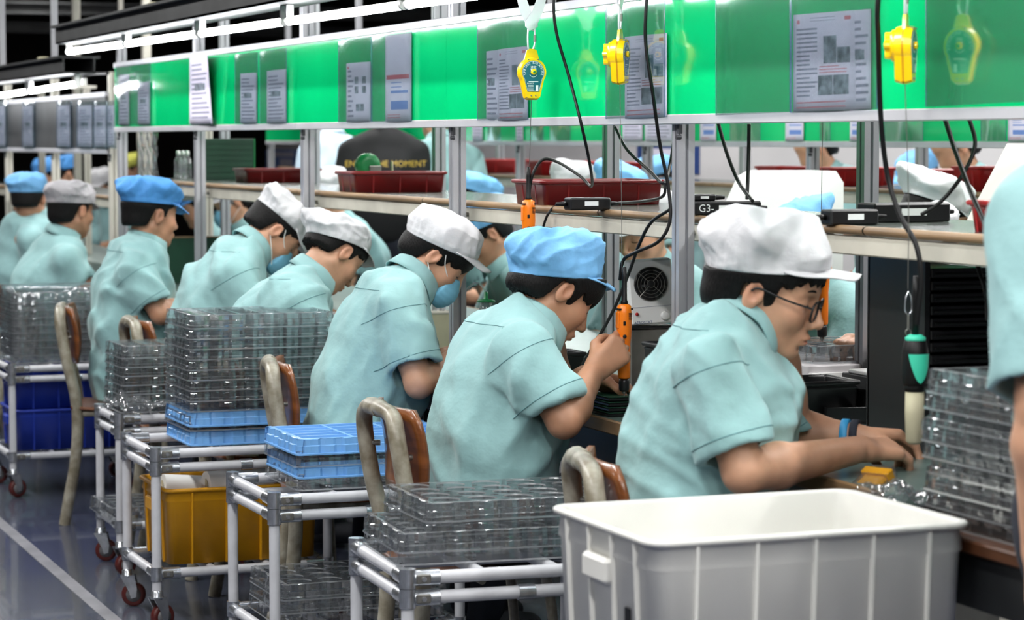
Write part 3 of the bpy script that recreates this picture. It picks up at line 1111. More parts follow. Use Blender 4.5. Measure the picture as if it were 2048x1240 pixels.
def person(sp):
    """one worker. sp holds world joints and options; returns the root (body mesh with clothing as children)"""
    h = sp.get('h', .005)
    hs = sp.get('hs', 1.0)
    R = rot_head(*sp['head_rot'])
    H = Vector(sp['head'])
    Rn = np.array(R, np.float32)
    sec = sp['sec']                       # (centre, half depth, half width)
    side = Vector(sp['side'])             # towards the person's left
    N0 = sec[0][0]
    arms = sp['arms']                     # [(shoulder, elbow, wrist, hand dict or None, sidesign)]
    headc = A(H)
    neck_top = H + R @ Vector((-.022, 0, -.055)) * hs
    neck_bot = Vector(N0)

    hands = []
    for (sh, el, wr, hd, sg) in arms:
        if hd is not None:
            pr = hand_prims(wr, hd['f'], hd['n'], sg, hd.get('curl', (35, 45, 30)), hd.get('spread', 1.0), hd.get('thumb', .5), hd.get('sc', 1.0), hd.get('per'))
            hands.append((A(Vector(wr) + Vector(hd['f']).normalized() * .075), pr))

    def body(p):
        d = rcone(p, neck_top, neck_bot, .051 * hs, .058)
        q = p - headc
        near = (q * q).sum(1) < .23 ** 2
        if near.any():
            hq = (q[near] @ Rn) / hs
            dh = head_field(hq, h < .0062) * hs
            if sp.get('cap'):
                c_ = sp['cap']
                ph_ = math.atan(c_.get('tilt', .12))
                dh = smax(dh, (-hq[:, 0] * math.sin(ph_) + hq[:, 2] * math.cos(ph_) - (c_.get('z', .062) + .25 * c_.get('h', .085))) * hs, .02)
            d[near] = smin(d[near], dh, .022)
        for i in (0, 2, len(sec) - 2):
            a, b = sec[i], sec[min(i + 2, len(sec) - 1)]
            d = smin(d, rcone(p, a[0], b[0], .050 if i == 0 else .075, .080), .03)
        if len(arms) == 2:
            d = smin(d, rcone(p, arms[0][0], arms[1][0], .050, .050), .03)
        for (sh, el, wr, hd, sg) in arms:
            sh, el, wr = Vector(sh), Vector(el), Vector(wr)
            ua = sh.lerp(el, .45)
            fa = el.lerp(wr, .28)
            d = smin(d, rcone(p, sh, ua, .052, .047), .03)
            d = smin(d, rcone(p, ua, el, .047, .038), .02)
            d = smin(d, rcone(p, el, fa, .038, .0425), .02)
            d = smin(d, rcone(p, fa, wr, .0425, .0265), .02)
        for (c, pr) in hands:
            q = p - c
            nr = (q * q).sum(1) < .17 ** 2
            if nr.any():
                pp = p[nr]
                dd = d[nr]
                palm = None
                for (a, b, ra, rb, k) in pr:
                    if k > .01:
                        dd = smin(dd, rcone(pp, a, b, ra, rb), k)
                for (a, b, ra, rb, k) in pr:
                    if k <= .01:
                        dd = smin(dd, rcone(pp, a, b, ra, rb), k)
                d[nr] = dd
        return smax(d, sp.get('hem', .45) + .04 - p[:, 2], .01) if not sp.get('standing') else d

    pts = [H + Vector((0, 0, .14)), H - Vector((0, 0, .14)), H + Vector((.14, .14, 0)), H - Vector((.14, .14, 0))]
    for s_ in sec:
        pts += [Vector(s_[0]) + Vector((.16, .16, .05)), Vector(s_[0]) - Vector((.16, .16, .05))]
    for (sh, el, wr, hd, sg) in arms:
        for j in (sh, el, wr):
            pts += [Vector(j) + Vector((.07, .07, .07)), Vector(j) - Vector((.07, .07, .07))]
    for (c, pr) in hands:
        pts += [Vector(c) + Vector((.15, .15, .15)), Vector(c) - Vector((.15, .15, .15))]
    lo = [min(p[i] for p in pts) - .02 for i in range(3)]
    hi = [max(p[i] for p in pts) + .02 for i in range(3)]
    P, F = surface_nets(body, lo, hi, h)
    P = relax(P, F, 1, .35)
    # natural colour of lips, ears and knuckles
    q = ((P - headc) @ Rn) / hs
    tint = np.ones((len(P), 3), np.float32)
    lip = np.exp(-(((q[:, 0] - .098) / .012) ** 2 + (q[:, 1] / .022) ** 2 + ((q[:, 2] + .071) / .010) ** 2) * 1.2)
    tint -= lip[:, None] * np.array((.12, .42, .40), np.float32)
    cheek = np.exp(-(((q[:, 0] - .07) / .03) ** 2 + ((np.abs(q[:, 1]) - .045) / .02) ** 2 + ((q[:, 2] + .03) / .03) ** 2))
    tint -= cheek[:, None] * np.array((.0, .07, .07), np.float32)
    ear = np.exp(-(((q[:, 0] + .01) / .02) ** 2 + ((np.abs(q[:, 1]) - .084) / .012) ** 2 + ((q[:, 2]) / .035) ** 2))
    tint -= ear[:, None] * np.array((.0, .12, .12), np.float32)

    root = Vector((sec[-1][0][0], sec[-1][0][1], sp.get('z0', 0.0)))
    rn = A(root)
    body_o = link('person', np_mesh('person', P - rn, F, tint), sp.get('skin', 'skin'))
    body_o.location = root
    tag(body_o, sp['label'], 'person', sp.get('group'))

    def child(name, P, F, m, it=1, label=None):
        if it:
            P = relax(P, F, it, .5)
        return link(name, np_mesh(name, P - rn, F), m, body_o, label)

    # ---------------- shirt
    hsft = sp.get('hshirt', max(h, .006))
    sleeve = sp.get('sleeve', .68)
    ampl = sp.get('fold', .007)
    slv = []
    for (sh, el, wr, hd, sg) in arms:
        sh, el = Vector(sh), Vector(el)
        d_ = (el - sh).normalized()
        slv.append((sh, sh + d_ * (el - sh).length * sleeve, d_))

    def shirt(p):
        d = None
        for i in range(1, len(sec) - 1):
            a, b = sec[i], sec[i + 1]
            e = esection(p, a[0], b[0], (a[1], a[2]), (b[1], b[2]), side)
            d = e if d is None else smin(d, e, .045)
        a, b = sec[0], sec[1]
        d = smin(d, esection(p, a[0], b[0], (.058, .062), (b[1] * .8, b[2] * .78), side), .035)
        for (s0, e0, d_) in slv:
            c = smax(rcone(p, s0, e0 + d_ * .03, .073, sp.get('cuff', .070)), (p - A(e0)) @ A(d_), .008)
            d = smin(d, c, .045)
        d = d + folds(p, sp.get('seed', 1), ampl) + (folds(p * 1.9 + 3, sp.get('seed', 1) + 50, ampl * .45) if hsft < .0095 else 0)
        for (s0, e0, d_) in slv:
            inn = np.maximum(rcone(p, s0, e0 + d_ * .05, .052, sp.get('cuff', .070) - .014), -((p - A(e0)) @ A(d_) + .035))
            d = np.maximum(d, -inn)
        up = (Vector(N0) - Vector(sec[1][0])).normalized()
        nk = np.maximum(rcone(p, Vector(N0) - up * .03, Vector(N0) + up * .2, .054, .075), 0 * p[:, 0] - 1)
        d = np.maximum(d, -nk)
        d = np.maximum(d, (p - A(Vector(N0) + up * .012)) @ A(up))
        return smax(d, sp.get('hem', .45) - p[:, 2], .01)

    pts = []
    for s_ in sec:
        pts += [Vector(s_[0]) + Vector((s_[2], s_[2], .06)), Vector(s_[0]) - Vector((s_[2], s_[2], .12))]
    for (s0, e0, d_) in slv:
        for j in (s0, e0):
            pts += [j + Vector((.1, .1, .1)), j - Vector((.1, .1, .1))]
    lo = [min(p[i] for p in pts) - .03 for i in range(3)]
    hi = [max(p[i] for p in pts) + .03 for i in range(3)]
    Ps, Fs = surface_nets(shirt, lo, hi, hsft)
    so = child('shirt', Ps, Fs, sp.get('shirt', 'shirt'), 3)

    # ---------------- stitched seams lying on the cloth
    if sp.get('seams'):
        from mathutils.bvhtree import BVHTree
        dm = so.data
        bv = BVHTree.FromPolygons([v.co.copy() for v in dm.vertices], [tuple(q.vertices) for q in dm.polygons])

        def seam_line(pts, name):
            run = []
            for q in pts + [None]:
                if q is not None and (not run or (q - run[-1]).length < .035):
                    run.append(q)
                else:
                    if len(run) > 5:
                        MB().tube(run, .0011, 4).build(name, 'seam', so)
                    run = [q] if q is not None else []
        for (s0, e0, d_) in slv:
            u_ = d_.orthogonal().normalized()
            w_ = d_.cross(u_)
            for (cc, rmax, nm) in ((s0 + d_ * .012, .105, 'armhole_seam'), (e0 - d_ * .024, .12, 'sleeve_hem')):
                pts = []
                for k in range(49):
                    a_ = 2 * math.pi * k / 48
                    dr = u_ * math.cos(a_) + w_ * math.sin(a_)
                    hit = bv.ray_cast(cc + dr * .13 - root, -dr)
                    ok = hit[0] is not None and (hit[0] - (cc - root)).length < rmax and (hit[0] - (cc - root)).length > .03
                    if ok:
                        pts.append(hit[0] + dr * .0004)
                    elif len(pts) and pts[-1] is not None:
                        pts.append(hit[0] + dr * 9 if hit[0] is not None else pts[-1] + Vector((9, 0, 0)))
                seam_line([q for q in pts], nm)
        fw_ = Vector((side.y, -side.x, 0))
        pts = []
        for k in range(41):
            t_ = -1 + 2 * k / 40
            o_ = Vector(sec[1][0]).lerp(Vector(sec[2][0]), .55) + side * t_ * .17 - fw_ * .5 + Vector((0, 0, .10)) - root
            hit = bv.ray_cast(o_, fw_)
            if hit[0] is not None:
                pts.append(hit[0] - fw_ * .0005)
        seam_line(pts, 'yoke_seam')
    # ---------------- collar
    if sp.get('collar', True):
        up = (Vector(N0) - Vector(sec[1][0])).normalized()
        upn = (up * .6 + (neck_top - Vector(N0)).normalized() * .4).normalized()
        lf = (side - upn * side.dot(upn)).normalized()
        fw = lf.cross(upn)
        prof = ((.062, -.012), (.060, .012), (.060, .030), (.064, .034), (.070, .028), (.078, .004), (.083, -.012))
        rows = []
        nn = 30
        for i in range(nn + 1):
            t = -1 + 2 * i / nn
            th = math.radians(180 - 158 * t)      # open at the throat
            tip = max(0.0, (abs(t) - .62) / .38)
            row = []
            for j, (r, z) in enumerate(prof):
                if j >= 4:
                    z2 = z - .030 * tip * (j - 3) / 3
                    r2 = r + .004 * tip
                else:
                    z2, r2 = z * (1 - .45 * tip), r
                c0 = Vector(N0) + fw * .004
                row.append(c0 + (fw * math.cos(th) * 1.04 + lf * math.sin(th)) * r2 + upn * z2 - fw * 0)
            rows.append(row)
        mb = MB().grid([[p - root for p in row] for row in rows])
        co = mb.build('collar', sp.get('shirt', 'shirt'), body_o)
        sm = co.modifiers.new('thick', 'SOLIDIFY')
        sm.thickness = .003
        sm.offset = 0
    # ---------------- hair
    hw = sp.get('hair', {})
    if hw is not None:
        nape, over, front = hw.get('nape', -.062), hw.get('over', .020), hw.get('front', .060)
        side_b = hw.get('sideburn', -.012)
        fringe = hw.get('fringe', 0.0)
        th = hw.get('thick', .012)

        cp_ = sp.get('cap')

        def hairf(p):
            q = ((p - headc) @ Rn) / hs
            ay = np.abs(q[:, 1])
            d = ellip(q, (-.018, 0, .040), (.098 + th, .077 + th, .088 + th))
            d = smin(d, ellip(q, (-.060, 0, -.030), (.046 + th, .052 + th, .052)), .03)
            d = smin(d, ellip(q, (.048, 0, .048), (.044 + th * .55, .060 + th * .8, .044 + th)), .02)
            x = q[:, 0]
            jag = .004 * np.sin(q[:, 1] * 260 + x * 190) + .003 * np.sin(q[:, 1] * 510 - x * 430)
            zb = np.interp(x, [-.12, -.045, -.030, .004, .012, .026, .034, .060, .075, .12],
                           [nape, nape * .85, over, over, side_b, side_b, over + .004, front - .012 - fringe, front - fringe, front - fringe * 1.25])
            d = smax(d, zb + jag - q[:, 2], .005)
            if cp_:
                ph_ = math.atan(cp_.get('tilt', .12))
                d = smax(d, -x * math.sin(ph_) + q[:, 2] * math.cos(ph_) - (cp_.get('z', .062) - .013), .004)
            return d * hs
        lo = [H[i] - .17 for i in range(3)]
        hi = [H[i] + .17 for i in range(3)]
        Ph, Fh = surface_nets(hairf, lo, hi, max(h, .0035))
        child('hair', Ph, Fh, hw.get('mat', 'hair'), 1)
    # ---------------- eyebrows, lashes
    if h < .0062:
        mb = MB()
        for sg in (-1, 1):
            bw = [Vector((x, sg * y, z)) for (x, y, z) in ((.0925, .012, .021), (.0905, .026, .026), (.083, .040, .0255), (.073, .050, .020))]
            mb.tube([H + R @ (p * hs) - root for p in spline(bw, 4)], [.0012, .002, .0026, .003, .003, .003, .003, .0028, .0026, .0024, .002, .0014, .0008][:13], 6)
        mb.build('eyebrows', 'hair', body_o)
        mb = MB()
        for sg in (-1, 1):
            ls = [Vector((x, sg * y, z)) for (x, y, z) in ((.0845, .018, -.004), (.0865, .028, -.0065), (.0835, .040, -.006), (.076, .048, -.003))]
            mb.tube([H + R @ (p * hs) - root for p in spline(ls, 4)], .0011, 5)
        mb.build('eyelashes', 'hair', body_o)
    # ---------------- cap
    cp = sp.get('cap')
    if cp:
        r = np.random.RandomState(sp.get('seed', 1) + 7)
        nu, nv = (120, 44) if h < .0062 else (64, 24)
        cre = [(r.uniform(-1, 1, 3), r.uniform(38, 75), r.uniform(0, 6), r.uniform(-1, 1, 3) * 30, r.uniform(0, 6)) for _ in range(5)]
        cramp = cp.get('crease', .0045)
        rows = []
        ph = r.uniform(0, 6, 8)
        Hh, puff, back, tilt, zb = cp.get('h', .085), cp.get('puff', .14), cp.get('back', .02), cp.get('tilt', .12), cp.get('z', .062)
        lump, pleat = cp.get('lump', .008), cp.get('pleat', .004)
        cphi, sphi = math.cos(math.atan(tilt)), math.sin(math.atan(tilt))
        for i in range(nu):
            u = 2 * math.pi * i / nu
            row = []
            for j in range(nv):
                v = j / (nv - 1)
                if v < .12:
                    rad, z, t = 1.0 + v * .4, zb - .016 + v / .12 * .016, 0.0
                else:
                    t = (v - .12) / .88 * math.pi / 2
                    rad = (max(0.0, math.cos(t)) ** cp.get('flat', .55)) * (1.04 + puff * (1 - .6 * math.cos(u)) * math.sin(min(math.pi, 2.4 * t)))
                    z = zb + Hh * math.sin(t) ** .95
                k = 1.0
                k += (pleat / .09) * math.sin(22 * u + ph[0] + 2 * math.sin(3 * u)) * max(0, 1 - 2.0 * v) * min(1, v / .16)
                k += (lump / .09) * (math.sin(3 * u + ph[1] + 4 * v) * .6 + math.sin(5 * u - 5 * v + ph[2]) * .5 + math.sin(2 * u + 7 * v + ph[3]) * .5) * math.sin(math.pi * min(1, v * 1.05)) ** .7
                zz = lump * (math.sin(4 * u + ph[4] + 3 * v) + math.sin(7 * u + ph[5]) * .5) * math.sin(math.pi * min(1, v)) * .8
                x = -.008 + .112 * rad * k * math.cos(u) - back * math.sin(t) - cp.get('sag', 0.0) * math.sin(t) ** 2
                y = .092 * rad * k * math.sin(u)
                if v > .1:
                    cs = 0.0
                    for (dv_, fr_, p0_, gv_, p1_) in cre:
                        w1_ = math.sin(fr_ * (dv_[0] * x + dv_[1] * y + dv_[2] * z) + p0_ + 1.5 * math.sin(gv_[0] * x + gv_[1] * y + gv_[2] * z + p1_))
                        cs += (1 - abs(w1_)) ** 1.5 * (.5 + .5 * math.sin(gv_[1] * x - gv_[2] * y + gv_[0] * z + p1_ * 2))
                    fade = min(1, (v - .1) / .15)
                    kk = 1 + (cs - 1.0) * cramp / .09 * fade
                    x, y = x * kk, y * kk
                    z += (cs - 1.0) * cramp * fade * v
                z = z + zz + cp.get('rear', 0.0) * math.sin(t) * max(0, -x)
                x += cp.get('dx', 0.0)
                x, z = x * cphi - z * sphi, x * sphi + z * cphi
                row.append(H + R @ (Vector((x, y, z)) * hs) - root)
            rows.append(row)
        mb = MB().grid(rows, closed_u=True)
        co = mb.build('cap', cp['mat'], body_o)
        co.modifiers.new('thick', 'SOLIDIFY').thickness = .002
        # peak
        rows = []
        pl, pd = cp.get('peak', .062), cp.get('drop', .45)
        for i in range(25):
            t = -1 + 2 * i / 24
            u = t * math.radians(cp.get('spread', 66))
            row = []
            for j in range(7):
                w_ = j / 6
                ext = pl * (max(0.0, 1 - abs(t) ** 2.2)) * w_
                x = -.008 + (.111) * math.cos(u) + ext * .92
                y = .0915 * math.sin(u) * (1 + .05 * w_)
                z = zb - .010 - pd * ext - .25 * ext * abs(t) + .003 * math.sin(9 * t + ph[6]) * w_
                x += cp.get('dx', 0.0)
                x, z = x * cphi - z * sphi, x * sphi + z * cphi
                row.append(H + R @ (Vector((x, y, z)) * hs) - root)
            rows.append(row)
        pk = MB().grid(rows).build('cap_peak', cp['mat'], body_o)
        s_ = pk.modifiers.new('thick', 'SOLIDIFY')
        s_.thickness = .003
        s_.offset = 0
    # ---------------- mask
    if sp.get('mask'):
        def maskf(p):
            q = ((p - headc) @ Rn) / hs
            d = head_field(q, False) - .008
            d = smin(d, ellip(q, (.073, 0, -.066), (.057, .056, .060)), .02)
            pleats = .0016 * np.abs(np.sin(q[:, 2] * 190)) * (q[:, 0] > .05)
            d = d + pleats
            box = np.maximum(np.maximum(-.112 - q[:, 2] - .10 * (q[:, 0] - .06), q[:, 2] + .020 - .10 * (q[:, 0] - .06) * 3.0), .026 - q[:, 0] + .05 * np.abs(q[:, 1]) / .06)
            return smax(d, box, .004) * hs
        lo = [H[i] - .16 for i in range(3)]
        hi = [H[i] + .16 for i in range(3)]
        Pm, Fm = surface_nets(maskf, lo, hi, max(h, .004))
        mo = child('face_mask', Pm, Fm, 'mask', 1)
        mb = MB()
        for sg in (-1, 1):
            for (z0, zz, xe) in ((-.032, .022, .012), (-.098, -.030, -.012)):
                a = Vector((.070, sg * .060, z0 + .004))
                b = Vector((.034, sg * .0745, (z0 + zz) / 2))
                c = Vector((xe, sg * .083, zz))
                mb.tube([H + R @ (p * hs) - root for p in spline([a, b, c], 5)], .0016, 5)
        mb.build('ear_loop', 'white', mo)
    # ---------------- trousers and shoes
    lg = sp.get('legs')
    if lg:
        def trf(p):
            d = None
            for (hp, kn, an) in lg:
                e = smin(rcone(p, hp, kn, .085, .068), rcone(p, kn, an, .070, .055), .03)
                d = e if d is None else smin(d, e, .03)
            pc = Vector(lg[0][0]).lerp(Vector(lg[1][0]), .5)
            d = smin(d, rcone(p, lg[0][0], lg[1][0], .09, .09), .05)
            return d + folds(p, 5, .004)
        pts = []
        for L in lg:
            for j in L:
                pts += [Vector(j) + Vector((.13, .13, .13)), Vector(j) - Vector((.13, .13, .13))]
        lo = [min(p[i] for p in pts) for i in range(3)]
        hi = [max(p[i] for p in pts) for i in range(3)]
        Pt, Ft = surface_nets(trf, lo, hi, .016, 3)
        child('trousers', Pt, Ft, 'trousers', 1)
        for (hp, kn, an) in lg:
            an = Vector(an)
            fwd = Vector((side.y, -side.x, 0)).normalized()

            def shf(p, an=an, fwd=fwd):
                d = rcone(p, an + Vector((0, 0, -.02)), an + fwd * .13 + Vector((0, 0, -.035)), .045, .038)
                return smax(d, (an.z - .075) - p[:, 2], .01)
            Pq, Fq = surface_nets(shf, list(an - Vector((.2, .2, .12))), list(an + Vector((.2, .2, .1))), .012, 3)
            child('shoe', Pq, Fq, 'shoe', 1)
    return body_o, root, H, R


def worker(label, Y, ear, head_rot, secs, heading, rarm, larm, dhand=None, lhand=None, **kw):
    """worker described by photo pixels; every pixel is taken at its own depth (Y + offset)"""
    hs = kw.get('hs', 1.0)
    R = rot_head(*head_rot)
    if kw.get('ear_left'):
        H = at(ear[0], ear[1], Y=Y + .07) - R @ Vector((-.010, .080, -.004)) * hs
    else:
        H = at(ear[0], ear[1], Y=Y - .07) - R @ Vector((-.010, -.080, -.004)) * hs
    hd = math.radians(heading)
    fwd = Vector((math.cos(hd), math.sin(hd), 0))
    side = Vector((-math.sin(hd), math.cos(hd), 0))
    sec = []
    for (bx, by, fx, fy, b) in secs:
        pb, pf = at(bx, by, Y=Y), at(fx, fy, Y=Y)
        c = (pb + pf) / 2
        v = c - EYE
        az = math.atan2(v.x, v.y)
        al = hd + az                         # turn away from a pure side view
        wv = Vector((math.cos(az), -math.sin(az), 0))
        w = abs((CAMR.transposed() @ (pf - pb)).to_2d().length) / 2
        a2 = (w * w - (b * math.sin(al)) ** 2) / max(.3, math.cos(al) ** 2)
        a = math.sqrt(max(a2, .0)) if a2 > 0 else 0
        a = max(a, .055 if not sec else .095)
        sec.append((c, a, b))
    arms = []
    for arm, sg, hnd in ((rarm, 1, dhand), (larm, -1, lhand)):
        if arm:
            sh, el, wr = [at(q[0], q[1], Y=Y + q[2]) for q in arm]
            arms.append((sh, el, wr, hnd, sg))
    hip = sec[-1][0]
    legs = []
    for sg in (-1, 1):
        hp = Vector((hip.x, hip.y, .53)) + side * .09 * sg
        kn = hp + fwd * .40 + Vector((0, 0, .02)) + side * .03 * sg
        an = Vector((kn.x - fwd.x * .06, kn.y - fwd.y * .06, .085))
        legs.append((hp, kn, an))
    sp = dict(label=label, head=H, head_rot=head_rot, sec=sec, side=side, arms=arms, legs=legs)
    sp.update(kw)
    return person(sp)
# ------------------------------------------------------------------ the workers on the near side of the line
H1 = .0030
w1 = worker('worker in puffy white cap and black glasses, nearest seat behind the white bin', 4.45, (1507, 588), (-36, 16, 2),
            [(1438, 612, 1530, 690, .065), (1372, 645, 1508, 748, .175), (1294, 740, 1568, 850, .190), (1258, 880, 1570, 950, .180), (1246, 1010, 1545, 1060, .18), (1250, 1150, 1545, 1170, .18)],
            -22, [(1420, 735, -.17), (1487, 945, -.24), (1722, 898, -.10)], [(1545, 730, .15), (1590, 868, .20), (1708, 872, .12)],
            dhand=dict(f=(1, .25, -.12), n=(.05, .35, -1), curl=(22, 38, 26), thumb=.6), lhand=dict(f=(1, -.15, -.1), n=(0, -.3, -1), curl=(30, 40, 30)),
            h=H1, hs=1.06, hshirt=.005, seams=True, sleeve=.80, seed=3, fold=.013, cuff=.076,
            cap=dict(mat='capwhite', h=.098, puff=.12, back=.004, dx=.008, tilt=.24, z=.054, lump=.014, pleat=.003, peak=.070, drop=.12, flat=.5, sag=.0, rear=-.02),
            hair=dict(front=.062, fringe=.022, sideburn=-.030, over=.016, nape=-.060, thick=.014), skin='skin')
w2 = worker('worker in blue cap without glasses, gripping the orange screwdriver', 5.55, (1131, 583), (2, 36, 0),
            [(1030, 610, 1106, 682, .065), (962, 632, 1082, 735, .175), (893, 720, 1122, 810, .195), (866, 835, 1116, 880, .185), (866, 965, 1110, 975, .185), (880, 1090, 1112, 1090, .18)],
            -6, [(1048, 700, -.17), (1128, 842, -.25), (1188, 742, -.13)], [(1085, 700, .17), (1120, 800, .20), (1168, 752, .02)],
            dhand=dict(f=(.80, .12, .58), n=(.25, 1, -.10), curl=(48, 62, 40), thumb=.8), lhand=dict(f=(1, -.3, -.35), n=(.1, -.5, -.8), curl=(30, 45, 35)),
            h=H1, hs=1.0, hshirt=.005, seams=True, sleeve=.80, seed=8, fold=.0125, cuff=.076,
            cap=dict(mat='capblue', h=.100, puff=.13, back=.010, dx=.004, tilt=.60, z=.050, lump=.007, pleat=.002, peak=.050, drop=.55, flat=.38),
            hair=dict(front=.050, fringe=.036, sideburn=-.026, over=.018, nape=-.060, thick=.016), skin='skintan')
w3 = worker('worker in white cap and blue face mask, dark hair tucked up', 6.75, (869, 512), (-18, 44, 2),
            [(796, 518, 850, 592, .062), (735, 547, 832, 645, .160), (672, 640, 856, 725, .175), (632, 750, 842, 800, .168), (609, 870, 824, 890, .165), (612, 980, 824, 985, .165)],
            -8, [(790, 618, -.15), (838, 768, -.22), (915, 712, -.06)], [(810, 620, .15), (840, 740, .2), (915, 705, .12)],
            dhand=dict(f=(1, .2, .1), n=(0, .4, -1)), lhand=dict(f=(1, -.2, 0), n=(0, -.4, -1)),
            h=.0036, hs=.97, hshirt=.0055, seams=True, sleeve=.78, seed=14, fold=.0125, cuff=.078, mask=True,
            cap=dict(mat='capwhite', h=.088, puff=.06, back=.010, tilt=.36, dx=.006, z=.046, lump=.004, pleat=.002, peak=.060, drop=.30, flat=.62),
            hair=dict(front=.040, fringe=.030, sideburn=-.055, over=.010, nape=-.072, thick=.012), skin='skin')
w4 = worker('worker in white cap with bare face, bent low behind the tall tray stack', 7.6, (692, 506), (18, 44, 0),
            [(602, 518, 648, 578, .062), (552, 547, 636, 622, .172), (488, 592, 652, 690, .185), (450, 655, 642, 742, .178), (436, 740, 632, 800, .175), (440, 830, 632, 850, .175)],
            -6, [(590, 608, -.16), (648, 715, -.22), (725, 682, -.08)], [(610, 610, .16), (650, 700, .2), (730, 676, .1)],
            dhand=dict(f=(1, .2, 0), n=(0, .4, -1)), lhand=dict(f=(1, -.2, 0), n=(0, -.4, -1)),
            h=.0042, hs=.98, hshirt=.006, seams=True, sleeve=.78, seed=21, fold=.0125,
            cap=dict(mat='capwhite', h=.076, puff=.14, back=.010, tilt=.45, dx=.006, z=.050, lump=.008, pleat=.003, peak=.05, drop=.75, flat=.45),
            hair=dict(front=.050, fringe=.01, sideburn=-.008, over=.022, nape=-.040, thick=.009), skin='skin')
w5 = worker('worker in white cap and mask with short dark hair, behind the bare faced one', 8.5, (552, 461), (-6, 48, 0),
            [(487, 466, 521, 516, .062), (428, 484, 508, 562, .172), (376, 540, 522, 630, .185), (346, 620, 516, 690, .178), (338, 720, 512, 760, .175), (340, 800, 512, 820, .175)],
            -4, [(470, 552, -.16), (522, 650, -.22), (595, 628, -.08)], [(490, 555, .16), (530, 640, .2), (600, 620, .1)],
            dhand=dict(f=(1, .2, 0), n=(0, .4, -1)), lhand=dict(f=(1, -.2, 0), n=(0, -.4, -1)),
            h=.0042, hs=1.0, hshirt=.006, seams=True, sleeve=.78, seed=33, fold=.013, mask=True,
            cap=dict(mat='capwhite', h=.075, puff=.10, back=.0, tilt=.10, z=.058, lump=.010, pleat=.003, peak=.045, drop=.9, flat=.5),
            hair=dict(front=.052, fringe=.012, sideburn=-.012, over=.020, nape=-.050, thick=.010), skin='skin')
w6 = worker('worker in deep blue cap sitting upright with dark collar strap', 9.3, (319, 434), (18, 6, 0),
            [(262, 466, 318, 502, .064), (214, 496, 330, 545, .180), (186, 560, 340, 600, .190), (180, 640, 336, 670, .185), (181, 720, 336, 730, .18), (186, 790, 336, 790, .18)],
            -2, [(268, 545, -.17), (322, 628, -.23), (392, 606, -.08)], [(285, 545, .17), (330, 620, .2), (400, 600, .1)],
            dhand=dict(f=(1, .2, .2), n=(0, .4, -1)), lhand=dict(f=(1, -.2, 0), n=(0, -.4, -1)),
            h=.0048, hs=1.0, hshirt=.0065, seams=True, sleeve=.80, seed=40, fold=.0125, cuff=.078,
            cap=dict(mat='capdeep', h=.085, puff=.20, back=.004, tilt=.02, z=.062, lump=.008, pleat=.002, peak=.060, drop=.55, flat=.42),
            hair=dict(front=.050, fringe=.0, sideburn=-.006, over=.024, nape=-.045, thick=.008), skin='skintan')
w7 = worker('worker in grey cap seen from behind at the far left bench', 11.3, (166, 424), (34, 6, 0),
            [(98, 452, 152, 480, .064), (58, 490, 166, 522, .180), (22, 555, 168, 575, .195), (12, 620, 162, 640, .19), (10, 700, 160, 700, .185), (12, 760, 160, 760, .18)],
            20, [(130, 520, -.17), (172, 580, -.15), (230, 560, .0)], [(110, 520, .17), (140, 590, .25), (215, 560, .2)],
            h=.006, hs=1.03, hshirt=.008, sleeve=.8, seed=50, fold=.013,
            cap=dict(mat='capgrey', h=.085, puff=.12, back=.012, tilt=.05, z=.050, lump=.006, pleat=.003, peak=.055, drop=.5, flat=.5),
            hair=dict(front=.050, sideburn=-.010, over=.022, nape=-.058, thick=.010), skin='skintan')
w8 = worker('worker in pale blue cap at the left edge, turned away', 12.8, (88, 400), (60, 8, 0),
            [(42, 418, 86, 432, .064), (2, 448, 102, 470, .180), (-24, 540, 96, 555, .19), (-26, 620, 92, 630, .185), (-26, 690, 92, 690, .18)],
            30, [(60, 480, -.17), (90, 560, -.15), (140, 560, .0)], [(20, 480, .17), (50, 560, .25), (110, 550, .2)],
            h=.0075, hs=1.03, hshirt=.009, sleeve=.8, seed=60, fold=.006,
            cap=dict(mat='capblue', h=.085, puff=.10, back=.018, tilt=.12, z=.050, lump=.006, pleat=.004, peak=.05, drop=.5, flat=.5),
            hair=dict(front=.050, sideburn=-.010, over=.022, nape=-.05, thick=.010), skin='skintan')

# glasses and wrist bands of the nearest worker
bo, rt, Hh, Rh = w1
gl = MB()
for sg in (-1, 1):
    ring = []
    for k in range(22):
        t_ = 2 * math.pi * k / 22
        cy_, cz_ = math.cos(t_), math.sin(t_)
        ring.append(Vector((.104 - .004 * abs(sg * .034 + .025 * cy_) / .06, sg * .034 + .0245 * math.copysign(abs(cy_) ** .75, cy_), -.010 + .0185 * math.copysign(abs(cz_) ** .75, cz_))))
    gl.tube([Hh + Rh @ (q * 1.06) - rt for q in ring], .0025, 6, closed=True)
    gl.tube([Hh + Rh @ (q * 1.06) - rt for q in spline([Vector((.098, sg * .060, -.002)), Vector((.05, sg * .076, .002)), Vector((.0, sg * .085, .010)), Vector((-.015, sg * .086, .002))], 5)], .0022, 6)
gl.tube([Hh + Rh @ (q * 1.06) - rt for q in spline([Vector((.104, -.011, -.006)), Vector((.108, 0, -.002)), Vector((.104, .011, -.006))], 4)], .0015, 6)
go = gl.build('glasses', 'black', bo, 'black rimmed glasses')
for sg in (-1, 1):
    ring = []
    for k in range(22):
        t_ = 2 * math.pi * k / 22
        cy_, cz_ = math.cos(t_), math.sin(t_)
        ring.append(Hh + Rh @ (Vector((.1032, sg * .034 + .024 * math.copysign(abs(cy_) ** .75, cy_), -.010 + .018 * math.copysign(abs(cz_) ** .75, cz_))) * 1.06) - rt)
    MB().add(ring, [tuple(range(22))]).build('lens', 'glass', go)
el_, wr_ = at(1590, 868, Y=4.65), at(1708, 872, Y=4.57)
dv = (wr_ - el_).normalized()
